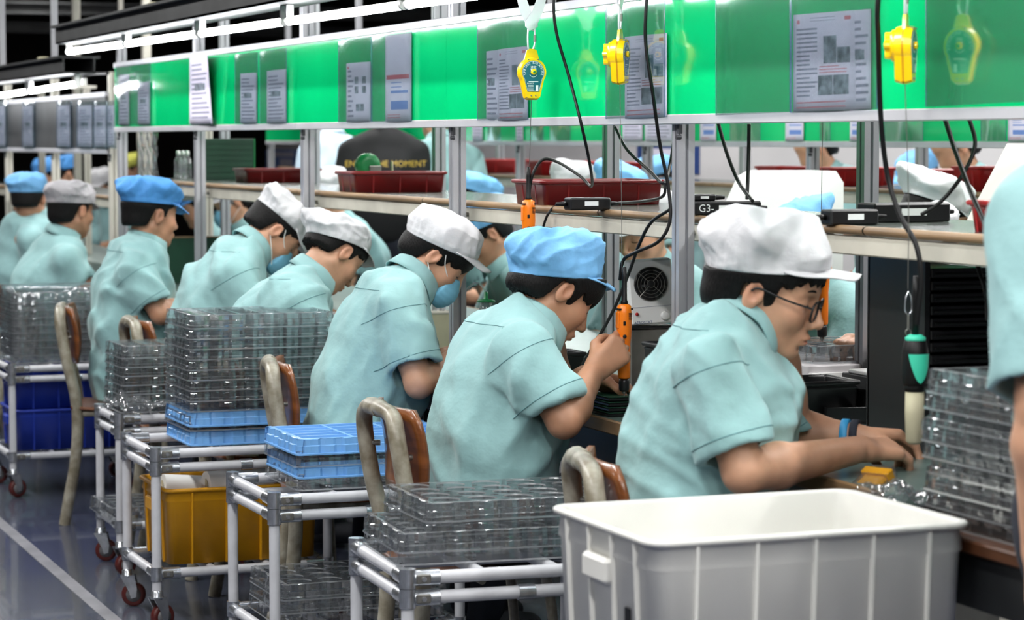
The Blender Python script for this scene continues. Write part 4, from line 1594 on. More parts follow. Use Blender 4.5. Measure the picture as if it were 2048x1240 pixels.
for f_, m_, nm, r_ in ((.86, 'band', 'blue_wristband', .0335), (1.02, 'trousers', 'dark_wristband', .0325)):
    c_ = el_.lerp(wr_, f_) - rt
    M_ = (dv.to_track_quat('Z', 'Y')).to_matrix().to_4x4()
    MB().lathe([(r_, -.008), (r_ + .002, -.007), (r_ + .002, .007), (r_, .008)], 22, M=Matrix.Translation(c_) @ M_).build(nm, m_, bo)
# ------------------------------------------------------------------ pipe carts
def make_cart(W, D, top, label, group='white pipe carts along the aisle'):
    """cart standing on castors; origin at the near left floor corner, X = width, Y = depth"""
    t = thing('pipe_cart', label, 'cart', group=group)
    r = .014
    zl = .165
    zs = (top - r, top - r - .042)
    corner = [(0, 0), (W, 0), (W, D), (0, D)]
    for (x, y) in corner:
        MB().cyl((x, y, .115), (x, y, top - .004), r, n=14).build('post', 'pipe', t)
    for z in zs + (zl,):
        for i in range(4):
            a, b = corner[i], corner[(i + 1) % 4]
            d = Vector((b[0] - a[0], b[1] - a[1], 0)).normalized() * .045
            MB().cyl((a[0] + d.x, a[1] + d.y, z), (b[0] - d.x, b[1] - d.y, z), r, n=12).build('rail', 'pipe', t)
    # chromed joints with clamps
    for (x, y), sx, sy in zip(corner, (1, -1, -1, 1), (1, 1, -1, -1)):
        for z in zs + (zl,):
            mb = MB()
            mb.cyl((x, y, z - .0205), (x, y, z + .0205), .0178, n=14)
            mb.cyl((x + sx * .012, y, z), (x + sx * .068, y, z), .0172, n=12)
            mb.cyl((x, y + sy * .012, z), (x, y + sy * .068, z), .0172, n=12)
            j = mb.build('joint', 'chrome', t)
            m2 = MB()
            m2.box((x + sx * .030 - .016, y - sy * .0205, z - .010), (x + sx * .030 + .016, y - sy * .0150, z + .010), .003)
            m2.build('clamp_plate', 'steel', j)
            MB().cyl((x + sx * .030, y - sy * .024, z), (x + sx * .030, y - sy * .016, z), .0055, n=8).build('screw', 'chrome', j)
        MB().cyl((x, y, top - .006), (x, y, top + .001), r, n=14).build('post_cap', 'pipe', t)
    for z in (zs[1],):
        for y in (0, D):
            MB().cyl((W * .52 - .018, y, z), (W * .52 + .018, y, z), .0172, n=12).build('sleeve_joint', 'chrome', t)
    for x in (W * .33, W * .66):
        MB().cyl((x, 0, zl), (x, D, zl), r * .95, n=10).build('shelf_bar', 'pipe', t)
        MB().cyl((x, 0, zs[0]), (x, D, zs[0]), r * .95, n=10).build('shelf_bar', 'pipe', t)
    # castors
    for k, (x, y) in enumerate(corner):
        a = math.radians((20, -35, 10, -20)[k])
        c = thing_part('castor', t, (x, y, 0), a)
        MB().lathe([(.012, .118), (.018, .112), (.018, .100), (.020, .098), (.020, .092)], 14).build('stem', 'chrome', c)
        for s in (-1, 1):
            mb = MB()
            mb.prism([(-.022, .098), (.022, .098), (.030, .060), (.028, .030), (.012, .026), (.004, .050)], .003,
                     M=axes((1, 0, 0), (0, 0, 1), (0, -1, 0), (0, s * .0165 + .0015, 0)))
            mb.build('fork', 'chrome', c)
        M = axes((1, 0, 0), (0, 0, 1), (0, -1, 0), (.018, 0, .0375))
        MB().lathe([(.022, -.0115), (.034, -.0115), (.0372, -.007), (.0372, .007), (.034, .0115), (.022, .0115)], 22, M=M).build('wheel', 'wheel', c)
        MB().lathe([(.004, -.0125), (.023, -.0125), (.023, .0125), (.004, .0125)], 18, M=M).build('hub', 'wheelgrey', c)
    return t


def thing_part(name, parent, loc, rz=0.0):
    """an empty part that only gathers sub-parts"""
    o = bpy.data.objects.new(name, None)
    COL.objects.link(o)
    o.parent = parent
    o.location = loc
    o.rotation_euler = (0, 0, rz)
    o.empty_display_size = .02
    return o


CT = .531
CARTS = {}
cart_specs = (('c0', 1.63, 3.56, .56, .46, 'pipe cart under the white bin, nearest the camera', 0),
              ('c1', 1.640, 4.905, .50, .43, 'nearest open pipe cart with round cavity trays, left of the white bin', -3),
              ('c2', 1.685, 6.105, .50, .42, 'pipe cart with light blue trays, second from the white bin', 0),
              ('c3', 1.612, 7.130, .52, .40, 'pipe cart with the tallest tray stack and the yellow crate', 0),
              ('c4', 1.703, 8.060, .42, .32, 'pipe cart carrying a low clear stack between the tall stack and the left edge', 0),
              ('c5', 1.682, 10.00, .50, .46, 'farthest pipe cart at the left edge with film wrapped trays', 0))
for (k, x, y, W, D, lab, rz) in cart_specs:
    c = make_cart(W, D, CT, lab)
    c.location = (x, y, 0)
    c.rotation_euler = (0, 0, math.radians(rz))
    CARTS[k] = (x, y, W, D)


# ------------------------------------------------------------------ formed plastic trays
def tray_mesh(name, lx, ly, h, nx, ny, kind, seed=0):
    r = random.Random(seed)
    mb = MB()
    step = .0105

    def loop(ins, cast, z, jit=0.0):
        out = []
        segs = (((-lx / 2, -ly / 2), (lx / 2, -ly / 2), (0, 1)), ((lx / 2, -ly / 2), (lx / 2, ly / 2), (-1, 0)), ((lx / 2, ly / 2), (-lx / 2, ly / 2), (0, -1)), ((-lx / 2, ly / 2), (-lx / 2, -ly / 2), (1, 0)))
        for (a, b, nrm) in segs:
            L = math.hypot(b[0] - a[0], b[1] - a[1])
            n = int(L / step)
            for i in range(n):
                t = (i + .5) / n
                # notched wall
                q = (i // 2) % 5
                cs = cast if q in (0, 3) else 0.0
                e = ins + cs
                # rounded corners
                dcorner = min(t, 1 - t) * L
                rc = .020
                if dcorner < rc:
                    e += (rc - math.sqrt(max(0, rc * rc - (rc - dcorner) ** 2))) * .9
                out.append((a[0] + (b[0] - a[0]) * t + nrm[0] * e, a[1] + (b[1] - a[1]) * t + nrm[1] * e, z))
        return out
    rows = [loop(.000, 0, .000), loop(.000, 0, .004), loop(.004, .006, .005), loop(.006, .006, h * .55), loop(.009, .004, h * .60), loop(.011, .004, h - .002), loop(.013, .002, h), loop(.020, 0, h)]
    jit = [(r.uniform(-.0022, .0022), r.uniform(-.0022, .0022)) for _ in rows[0]]
    rows = [[(p[0] + j[0] * (1 if 1 < ri < 6 else 0), p[1] + j[1] * (1 if 1 < ri < 6 else 0), p[2]) for p, j in zip(rw, jit)] for ri, rw in enumerate(rows)]
    mb.grid([list(col) for col in zip(*rows[1:6])], smooth=False, closed_u=True)
    mb.cur = 1
    mb.grid([list(col) for col in zip(*rows[:2])], smooth=False, closed_u=True)
    mb.grid([list(col) for col in zip(*rows[5:])], smooth=False, closed_u=True)
    mb.cur = 0
    x0, x1, y0, y1 = -lx / 2 + .020, lx / 2 - .020, -ly / 2 + .020, ly / 2 - .020
    zf = h * .25
    for i in range(nx):
        for j in range(ny):
            a, b = x0 + (x1 - x0) * i / nx, x0 + (x1 - x0) * (i + 1) / nx
            c, d = y0 + (y1 - y0) * j / ny, y0 + (y1 - y0) * (j + 1) / ny
            if kind == 'round':
                n = 20
                cx, cy, R_ = (a + b) / 2, (c + d) / 2, min(b - a, d - c) / 2 - .004
                sq, ci, lo = [], [], []
                for k in range(n):
                    t = 2 * math.pi * k / n
                    ct, st = math.cos(t), math.sin(t)
                    m_ = max(abs(ct), abs(st))
                    sq.append((cx + ct / m_ * (b - a) / 2, cy + st / m_ * (d - c) / 2, h))
                    ci.append((cx + ct * R_, cy + st * R_, h))
                    lo.append((cx + ct * R_ * .9, cy + st * R_ * .9, zf))
                mid = [(cx + math.cos(2 * math.pi * k / n) * R_ * .45, cy + math.sin(2 * math.pi * k / n) * R_ * .45, zf) for k in range(n)]
                top = [(p[0], p[1], zf + h * .35) for p in mid]
                ci2 = [(cx + (p_[0] - cx) * .96, cy + (p_[1] - cy) * .96, h - .003) for p_ in ci]
                mb.grid([list(col) for col in zip(sq, ci)], smooth=False, closed_u=True)
                mb.cur = 1
                mb.grid([list(col) for col in zip(ci, ci2)], smooth=False, closed_u=True)
                mb.cur = 0
                mb.grid([list(col) for col in zip(ci2, lo, mid, top)], smooth=False, closed_u=True)
                mb.add(top, [tuple(range(n))])
            else:
                g = .0045
                o = [(a, c, h), (b, c, h), (b, d, h), (a, d, h)]
                i1 = [(a + g, c + g, h), (b - g, c + g, h), (b - g, d - g, h), (a + g, d - g, h)]
                lo = [(a + g * 2, c + g * 2, zf), (b - g * 2, c + g * 2, zf), (b - g * 2, d - g * 2, zf), (a + g * 2, d - g * 2, zf)]
                mb.grid([list(col) for col in zip(o, i1, lo)], smooth=False, closed_u=True)
                mb.add(lo, [(0, 1, 2, 3)])
    return mb.mesh(name)


TRAY = tray_mesh('tray', .455, .335, .042, 6, 5, 'rect')
TRAY.materials.append(MT['traycl'])
TRAY.materials.append(MT['trayrim'])
TRAYB = tray_mesh('tray', .455, .335, .042, 3, 5, 'rect')
TRAYB.materials.append(MT['bluetray'])
TRAYB.materials.append(MT['bluetray'])
TRAYR = tray_mesh('tray', .455, .335, .042, 5, 4, 'round')
TRAYR.materials.append(MT['traycl'])
TRAYR.materials.append(MT['trayrim'])
TRAYS = tray_mesh('tray', .36, .28, .042, 5, 4, 'rect')
TRAYS.materials.append(MT['traycl'])
TRAYS.materials.append(MT['trayrim'])
ORD = ('bottom', 'second', 'third', 'fourth', 'fifth', 'sixth', 'seventh', 'eighth', 'ninth', 'tenth', 'eleventh', 'twelfth', 'thirteenth', 'fourteenth')


def stack(x, y, z, seq, where, group, rz=0.0, jit=.003, seed=1):
    """trays one upon the other; seq of (mesh, pitch, colour word)"""
    r = random.Random(seed)
    for i, (me, pitch, word) in enumerate(seq):
        o = bpy.data.objects.new('parts_tray', me)
        COL.objects.link(o)
        o.location = (x + r.uniform(-jit, jit), y + r.uniform(-jit, jit), z)
        o.rotation_euler = (0, 0, math.radians(rz + r.uniform(-.6, .6)))
        pos = 'top' if i == len(seq) - 1 else ORD[i]
        tag(o, '%s tray, %s of the %s' % (word, pos if pos in ('top', 'bottom') else pos + ' from the bottom', where), 'tray', group)
        z += pitch
    return z


CL, BL, RD = (TRAY, .0305, 'clear plastic'), (TRAYB, .044, 'light blue'), (TRAYR, .034, 'clear round cavity')
SM = (TRAYS, .030, 'clear plastic')
zt = CT + .001
stack(1.945, 7.315, zt, [BL, (TRAY, .012, 'clear plastic'), BL] + [CL] * 9, 'tall stack over the yellow crate', 'trays of the tall stack', seed=2)
stack(1.985, 6.300, zt, [(TRAY, .030, 'clear plastic'), (TRAYB, .030, 'light blue'), (TRAY, .030, 'clear plastic'), BL], 'short stack with blue trays', 'trays of the blue short stack', rz=0, seed=3, jit=.006)
stack(1.880, 5.120, zt, [(TRAYR, .026, 'greyish round cavity'), (TRAYR, .026, 'greyish round cavity')], 'lower pair left of the white bin', 'trays left of the white bin', rz=-4, seed=4)
stack(1.935, 5.135, zt + .056, [(TRAYR, .030, 'clear round cavity')] * 2, 'upper pair left of the white bin', 'trays left of the white bin', rz=-2, seed=5, jit=.002)
stack(1.895, 8.235, zt, [SM] * 7, 'low stack on the fourth cart', 'trays on the fourth cart', seed=6, jit=.006)
stack(1.925, 10.22, zt, [CL] * 9, 'film wrapped stack at the left edge', 'film wrapped trays', seed=7, jit=.004)
stack(1.935, 6.300, .181, [RD, RD, RD], 'lower rack under the blue trays', 'trays on lower racks', seed=8)
stack(1.895, 8.245, .181, [RD], 'lower rack of the fourth cart', 'trays on lower racks', seed=9)
# film hood over the far stack
fl = MB().box((-.235, -.175, 0), (.235, .175, .305), .02, seg=3)
fo = fl.build('plastic_film', 'film')
fo.location = (1.925, 10.22, zt)
tag(fo, 'crinkled clear film wrapped around the tray stack at the left edge', 'film')
# crumpled film bits on carts
def crumple(label, p, sx, sy, sz, seed):
    r = np.random.RandomState(seed)
    n = 26
    rows = []
    for i in range(n):
        row = []
        for j in range(n):
            u, v = -1 + 2 * i / (n - 1), -1 + 2 * j / (n - 1)
            z = .5 + .25 * math.sin(5 * u + seed) * math.cos(4 * v) + .25 * r.rand() - .45 * (u * u + v * v) * .5
            row.append((u * sx * (1 + .1 * r.randn() * .3), v * sy * (1 + .03 * r.randn()), max(0.0, z) * sz))
        rows.append(row)
    o = MB().grid(rows, smooth=False).build('plastic_film', 'film')
    o.location = p
    s = o.modifiers.new('s', 'SUBSURF')
    s.levels = s.render_levels = 1
    return tag(o, label, 'film')


crumple('crumpled film hanging at the left of the fourth cart', Vector((1.74, 8.10, CT)), .07, .08, .09, 3)
crumple('crumpled film on the near left corner of the fourth cart stack', Vector((1.86, 8.08, CT)), .12, .05, .06, 5)

# stack at the right, on a low table
tb = thing('side_table', 'low wooden table with amber legs at the right edge', 'table', (2.46, 3.56, 0))
MB().box((-.26, -.25, .735), (.26, .30, .760), .004).build('table_top', 'wooddark', tb)
MB().box((-.24, -.23, .64), (.24, .28, .734)).build('table_frame', 'benchdark', tb)
for sx in (-.23, .23):
    for sy in (-.22, .27):
        MB().box((sx - .014, sy - .014, 0), (sx + .014, sy + .014, .64), .002).build('leg', 'amber', tb)
stack(2.40, 3.60, .761, [(TRAY, .0285, 'clear plastic')] * 9, 'stack at the right edge', 'trays at the right edge', rz=90, seed=11, jit=.006)
crumple('crumpled clear film between the white bin and the right tray stack', Vector((2.265, 3.955, .765)), .05, .09, .06, 8)
fo = MB().box((-.16, -.22, 0), (.16, .23, .045), .012, seg=2).build('plastic_film', 'film')
fo.location = (2.40, 3.62, .90)
tag(fo, 'thin film strip around the right tray stack', 'film')

# ------------------------------------------------------------------ crates and the white bin
def crate(name, label, cat, lx, ly, h, m, wall=.006, ribs=5, ribs_y=4, lip=.014, taper=.03, band=.06, group=None, rad=.03, hand=True, ribd=.008):
    """open box with ribs, a folded lip and hand holds; origin at the bottom centre"""
    t = thing(name, label, cat, group=group)

    def ring(ins, z, n=6):
        out = []
        hx, hy = lx / 2 - ins, ly / 2 - ins
        r_ = max(.004, rad - ins * .5)
        for (cx, cy, a0) in ((hx - r_, hy - r_, 0), (-hx + r_, hy - r_, 90), (-hx + r_, -hy + r_, 180), (hx - r_, -hy + r_, 270)):
            for k in range(n + 1):
                a = math.radians(a0 + 90 * k / n)
                out.append((cx + r_ * math.cos(a), cy + r_ * math.sin(a), z))
        return out
    ti = taper
    rows = [ring(ti + .02, 0), ring(ti, .0), ring(ti * .4, h - band), ring(ti * .4 - .004, h - band + .004), ring(.006, h - .012), ring(-.004, h - .010), ring(-.006, h - .004), ring(-.003, h), ring(wall, h), ring(wall + .003, h - .006),
            ring(wall + ti * .45, h - band), ring(ti + wall, wall), ring(ti + .05, wall)]
    mb = MB().grid([list(c) for c in zip(*rows)], closed_u=True)
    n = len(rows[0])
    mb.add(rows[0], [tuple(range(n))[::-1]])
    mb.add(rows[-1], [tuple(range(n))])
    mb.build('shell', m, t)
    for s in (-1, 1):
        for k in range(ribs):
            x = -lx / 2 + lx * (k + .75) / (ribs + .5)
            mb = MB()
            a, b = .010 + ti, .004
            v = []
            for (z, o_) in ((0.0, ti), (h - .012, .004)):
                for (dx, dy) in ((-.0035, 0), (-.0025, ribd), (.0025, ribd), (.0035, 0)):
                    v.append((x + dx, s * (ly / 2 - o_ - .002 + dy), z))
            f = [(0, 1, 5, 4), (1, 2, 6, 5), (2, 3, 7, 6), (4, 5, 6, 7), (3, 2, 1, 0)]
            if s < 0:
                f = [q[::-1] for q in f]
            mb.add(v, f)
            mb.build('rib', m, t)
        for k in range(ribs_y):
            y = -ly / 2 + ly * (k + .75) / (ribs_y + .5)
            mb = MB()
            v = []
            for (z, o_) in ((0.0, ti), (h - .012, .004)):
                for (dy, dx) in ((-.0035, 0), (-.0025, ribd), (.0025, ribd), (.0035, 0)):
                    v.append((s * (lx / 2 - o_ - .002 + dx), y + dy, z))
            f = [(4, 5, 1, 0), (5, 6, 2, 1), (6, 7, 3, 2), (7, 6, 5, 4), (0, 1, 2, 3)]
            if s < 0:
                f = [q[::-1] for q in f]
            mb.add(v, f)
            mb.build('rib', m, t)
        if hand:
            MB().box((s * lx / 2 - .006 if s > 0 else -lx / 2 - .012, -.05, h - band - .045), (s * lx / 2 + .012 if s > 0 else -lx / 2 + .006, .05, h - band - .002), .006).build('grip', m, t)
    return t


b = crate('plastic_bin', 'large white ribbed plastic bin in the right foreground', 'bin', .585, .435, .262, 'binwhite', ribs=5, ribs_y=4, taper=.016, band=.052, rad=.035)
b.location = (1.905, 3.815, CT)
ln = MB().box((-.012, -.0012, -.03), (.012, .0012, .03)).build('hand_slot', 'black', b)
ln.location = (-.283, -.10, .105)
ln.rotation_euler = (0, 0, math.radians(90))
y = crate('plastic_crate', 'yellow ochre plastic crate on the lower rack of the third cart', 'crate', .47, .36, .225, 'yellowcrate', ribs=4, ribs_y=3, taper=.012, band=.04)
y.location = (1.885, 7.345, .181)
for i, (dx, dy, rr, lab) in enumerate(((-.10, .02, .035, 'white foam roll at the left in the yellow crate'), (.02, -.04, .045, 'white foam roll lying across the yellow crate'), (.12, .05, .04, 'white foam roll at the right in the yellow crate'))):
    q = Vector((1.885 + dx, 7.345 + dy, .181 + .21))
    t = thing('foam_roll', lab, 'roll', q)
    MB().cyl((-.10, 0, 0), (.10, .02, .02 * (i - 1)), rr, n=18).build('sheet_roll', 'white', t)
    MB().cyl((-.101, 0, 0), (-.1005, 0, 0), rr * .5, n=12).build('core', 'cardboard', t)
for i in range(2):
    q = crate('plastic_crate', ('lower' if i == 0 else 'upper') + ' blue plastic crate under the leftmost cart', 'crate', .46, .36, .165, 'bluecrate', ribs=4, ribs_y=3, taper=.012, band=.03)
    q.location = (1.93, 10.23, .181 + i * .167)

# ------------------------------------------------------------------ chairs
def make_chair():
    """school chair; origin on the floor under the seat, +X = front"""
    t = thing('school_chair', 'chair', 'chair', group='school chairs of the near workers')
    zs = .435
    for s in (-1, 1):
        pts = spline([(-.20, s * .155, 0), (-.155, s * .160, .25), (-.150, s * .165, .45), (-.185, s * .168, .62), (-.205, s * .160, .745), (-.206, s * .120, .792), (-.206, 0, .800)], 6)
        MB().tube(pts, .0195, 12, sx=1.15).build('back_frame', 'cream', t)
        pts = spline([(.19, s * .165, 0), (.175, s * .165, .25), (.155, s * .16, .40), (.12, s * .155, .416), (-.14, s * .155, .416)], 5)
        MB().tube(pts, .013, 8).build('leg', 'cream', t)
    MB().cyl((.0, -.155, .405), (.0, .155, .405), .010, n=8).build('stretcher', 'cream', t)
    rows = []
    for i in range(13):
        u = i / 12
        row = []
        for j in range(11):
            v = -1 + 2 * j / 10
            row.append((-.17 + .38 * u, v * .18, zs + .012 * (abs(v) ** 2) - .012 * math.sin(math.pi * u) - (.02 * max(0, u - .85) / .15)))
        rows.append(row)
    o = MB().grid(rows).build('seat', 'wood', t)
    m = o.modifiers.new('t', 'SOLIDIFY')
    m.thickness = .011
    # curved plywood back rest in front of the tube
    rows = []
    for j in range(13):
        v = -1 + 2 * j / 12
        row = []
        for i in range(9):
            u = i / 8
            z = .605 + .205 * u
            hw = .185 - .03 * max(0, (u - .8) / .2) ** 2 - .03 * max(0, (.2 - u) / .2) ** 2
            x = -.168 - .02 * (u) + .030 * (abs(v) ** 2) + .012 * math.sin(math.pi * u)
            row.append((x, v * hw, z))
        rows.append(row)
    o = MB().grid(rows).build('backrest', 'wood', t)
    m = o.modifiers.new('t', 'SOLIDIFY')
    m.thickness = .012
    for s in (-1, 1):
        MB().cyl((-.20, s * .160, .70), (-.168, s * .150, .70), .007, n=8).build('screw', 'steel', t)
    return t


ch = make_chair()
chairs = (((2.075, 4.47), -14, 'worn cream school chair of the worker with glasses, beside the white bin'), ((2.005, 5.57), -4, 'worn cream school chair with brown plywood back behind the round cavity trays'),
          ((2.075, 6.78), -12, 'cream school chair with narrow wood back between tall stack and masked worker'), ((2.10, 7.75), 0, 'school chair hidden behind the tall tray stack'),
          ((2.06, 8.56), -4, 'cream school chair behind the upright blue capped worker'), ((1.965, 9.33), -12, 'school chair with orange wood edge in front of the film wrapped trays'), ((1.93, 11.35), 15, 'school chair at the left edge under the grey capped worker'))
for i, ((x, y_), rz, lab) in enumerate(chairs):
    if i == 0:
        ch.location, ch.rotation_euler = (x, y_, 0), (0, 0, math.radians(rz))
        ch['label'] = lab
    else:
        dup(ch, (x, y_, 0), (0, 0, math.radians(rz)), lab)

# ------------------------------------------------------------------ spring balancers
def make_balancer():
    """hangs from z = .10; label looks towards -Y; drum and knob at +Y"""
    t = thing('spring_balancer', 'b', 'balancer', group='spring balancers hanging before the green boards')
    n = 28

    def outline(k):
        out = []
        for i in range(n):
            a = math.radians(-35 + 250 * i / (n - 1))
            out.append((.0375 * k * math.cos(a), .0375 * k * math.sin(a) + .010))
        out += [(-.020 * k, -.058 * k), (-.014 * k, -.062 * k), (.014 * k, -.062 * k), (.020 * k, -.058 * k)]
        return out
    M = axes((1, 0, 0), (0, 0, 1), (0, -1, 0))
    for (y0, y1, k0, k1, nm) in ((-.002, -.016, 1.0, .93, 'front_cover'), (.016, .002, .93, 1.0, 'rear_cover')):
        a, b_ = outline(k0), outline(k1)
        rows = [[(p[0], p[1], -y0) for p in a], [(p[0], p[1], -y1) for p in b_]]
        mb = MB()
        v = [q for r_ in rows for q in r_]
        m = len(a)
        mb.add(v, [(i, (i + 1) % m, m + (i + 1) % m, m + i) for i in range(m)] + [tuple(range(m))[::-1], tuple(range(m, 2 * m))], False, M)
        mb.build(nm, 'balancer', t)
    MB().prism(outline(.97), .005, M=M, z0=-.0025).build('gasket', 'amber', t)
    MB().prism([(-.022, .036), (.022, .036), (.013, .066), (.006, .070), (-.006, .070), (-.013, .066)], .006, M=M, z0=-.003).build('hanger_plate', 'balancer', t)
    # label
    lb = [(p[0] * .80, p[1] * .80 + .001) for p in outline(1.0)]
    lab = MB().prism([(p[0], max(p[1], -.041)) for p in lb], .0008, M=M, z0=.0158).build('label_plate', 'ballabel', t)
    mb = MB()
    lb2 = [(p[0] * .95, max(p[1] * .95, -.039)) for p in lb]
    mb.tube([M @ Vector((p[0], p[1], .0168)) for p in lb2], .0004, 4, closed=True)
    mb.build('label_border', 'whiteink', lab)
    mb = MB()
    word = 'SPRING BALANCER'
    for i, chh in enumerate(word):
        if chh == ' ':
            continue
        a = math.radians(195 - 210 * i / (len(word) - 1))
        v, f = text_geo(chh, .0085)
        R_ = Matrix.Translation((.0235 * math.cos(a), .0235 * math.sin(a) + .010, .0169)) @ Matrix.Rotation(a - math.pi / 2, 4, 'Z')
        mb.add(v, f, False, M @ R_)
    mb.build('label_lettering', 'whiteink', lab)
    mb = MB()
    v, f = text_geo('\u901f\u53d6', .008)
    mb.add(v, f, False, M @ Matrix.Translation((0, .0215, .0169)))
    mb.build('label_characters', 'whiteink', lab)
    MB().box((-.0075, -.0172, .0145), (.0075, -.0168, .0172)).build('label_strip', 'whiteink', lab)
    mb = MB()
    v, f = text_geo('BALANCE', .0042)
    mb.add(v, f, False, M @ Matrix.Translation((-.008, -.0195, .0169)))
    for k in range(5):
        mb.box((-.015, -.0171, -.0245 - k * .0032), (.0, -.0168, -.0237 - k * .0032))
    mb.box((.006, -.0171, -.039), (.013, -.0168, -.024))
    mb.box((-.013, -.0171, -.0158), (.013, -.0168, -.0138))
    o = mb.build('label_table', 'whiteink', lab)
    mb = MB()
    mb.tube([M @ Vector((.011 * math.cos(math.radians(q)), .011 * math.sin(math.radians(q)) + .008, .0168)) for q in range(205, 336, 10)], .0007, 4)
    mb.build('label_arrow', 'whiteink', lab)
    MB().lathe([(.0075, .0), (.0075, .006), (.004, .0075)], 16, M=M @ Matrix.Translation((0, .010, .0155))).build('hub', 'balancer', t)
    MB().lathe([(.0036, .0), (.0036, .0085)], 6, M=M @ Matrix.Translation((0, .010, .0155))).build('hub_nut', 'greenplastic', t)
    for (x, z) in ((-.006, -.051), (.006, -.051), (-.013, .042), (.013, .042)):
        MB().lathe([(.0018, 0), (.0018, .0185), (.001, .019)], 8, M=M @ Matrix.Translation((x, z, 0))).build('screw', 'steel', t)
    # drum and adjusting knob at the back
    k = [((.024 + .004 * math.cos(6 * q)) * math.cos(q), (.024 + .004 * math.cos(6 * q)) * math.sin(q) + .010) for q in [2 * math.pi * i / 48 for i in range(48)]]
    MB().prism(k, .014, M=M, z0=-.036).build('knob', 'balancer', t)
    MB().lathe([(.03, 0), (.03, .008), (.026, .012)], 24, M=M @ Matrix.Translation((0, .010, -.024))).build('drum_cover', 'balancer', t)
    # carabiner and snap hook
    lp = [(-.0065, .062), (-.0095, .080), (-.0100, .105), (-.0075, .124), (0, .131), (.0075, .124), (.0095, .100), (.0080, .078), (.0, .060)]
    MB().tube([Vector((x, 0, z)) for x, z in spline_2(lp, 5)], .0028, 8, closed=True).build('carabiner', 'hookmetal', t)
    MB().cyl((.0092, 0, .088), (.0092, 0, .106), .0040, n=10).build('carabiner_sleeve', 'steel', t)
    for s in (-1, 1):
        poly = [(s * .016, .205), (s * .000, .165), (-s * .016, .142), (-s * .018, .128), (-s * .006, .116), (s * .010, .124), (s * .030, .165), (s * .040, .205)]
        if s < 0:
            poly = poly[::-1]
        MB().prism(poly, .0035, M=M, z0=.0008 if s > 0 else -.0043).build('snap_hook', 'hookmetal', t)
    MB().box((-.02, -.003, .20), (.02, .003, .36)).build('hanger_strap', 'steel', t)
    return t


def spline_2(pts, n):
    return [(q.x, q.y) for q in spline([Vector((a, b, 0)) for a, b in pts], n)]


bal = make_balancer()
XBAL = 2.365
bl = (((1063, 152), 4, 'yellow spring balancer facing the camera, leftmost', 1060), ((1240, 117), -1, 'yellow spring balancer seen edge on, in the middle', 1243), ((1811, 102), 0, 'yellow spring balancer at the right, seen edge on', 1815))
rots = (-4, 52, 50)
BALP = []
for i, ((px, py), d_, lab, wx) in enumerate(bl):
    p = at(px, py, X=XBAL)
    if i == 0:
        bal.location, bal.rotation_euler = p, (0, 0, math.radians(rots[0]))
        bal['label'] = lab
    else:
        dup(bal, p, (0, 0, math.radians(rots[i])), lab)
    BALP.append(p)
rail_y0, rail_y1 = 3.2, 6.9
t = thing('hanger_rail', 'overhead rail from which the spring balancers hang', 'rail', (XBAL, (rail_y0 + rail_y1) / 2, 1.95))
MB().box((-.015, -(rail_y1 - rail_y0) / 2, 0), (.015, (rail_y1 - rail_y0) / 2, .03), .003).build('bar', 'alu', t)
for k in (-1, 1):
    MB().box((-.01, k * 1.7 - .01, .03), (.01, k * 1.7 + .01, 2.4)).build('drop_rod', 'alu', t)


# ------------------------------------------------------------------ electric screwdrivers, wires and cables
def wire(label, pts, r, m='blackmat', name='cable', n=8, cat='cable', parent=None):
    o = MB().tube(spline(pts, 10), r, n).build(name, m)
    if parent is None:
        tag(o, label, cat)
    return o


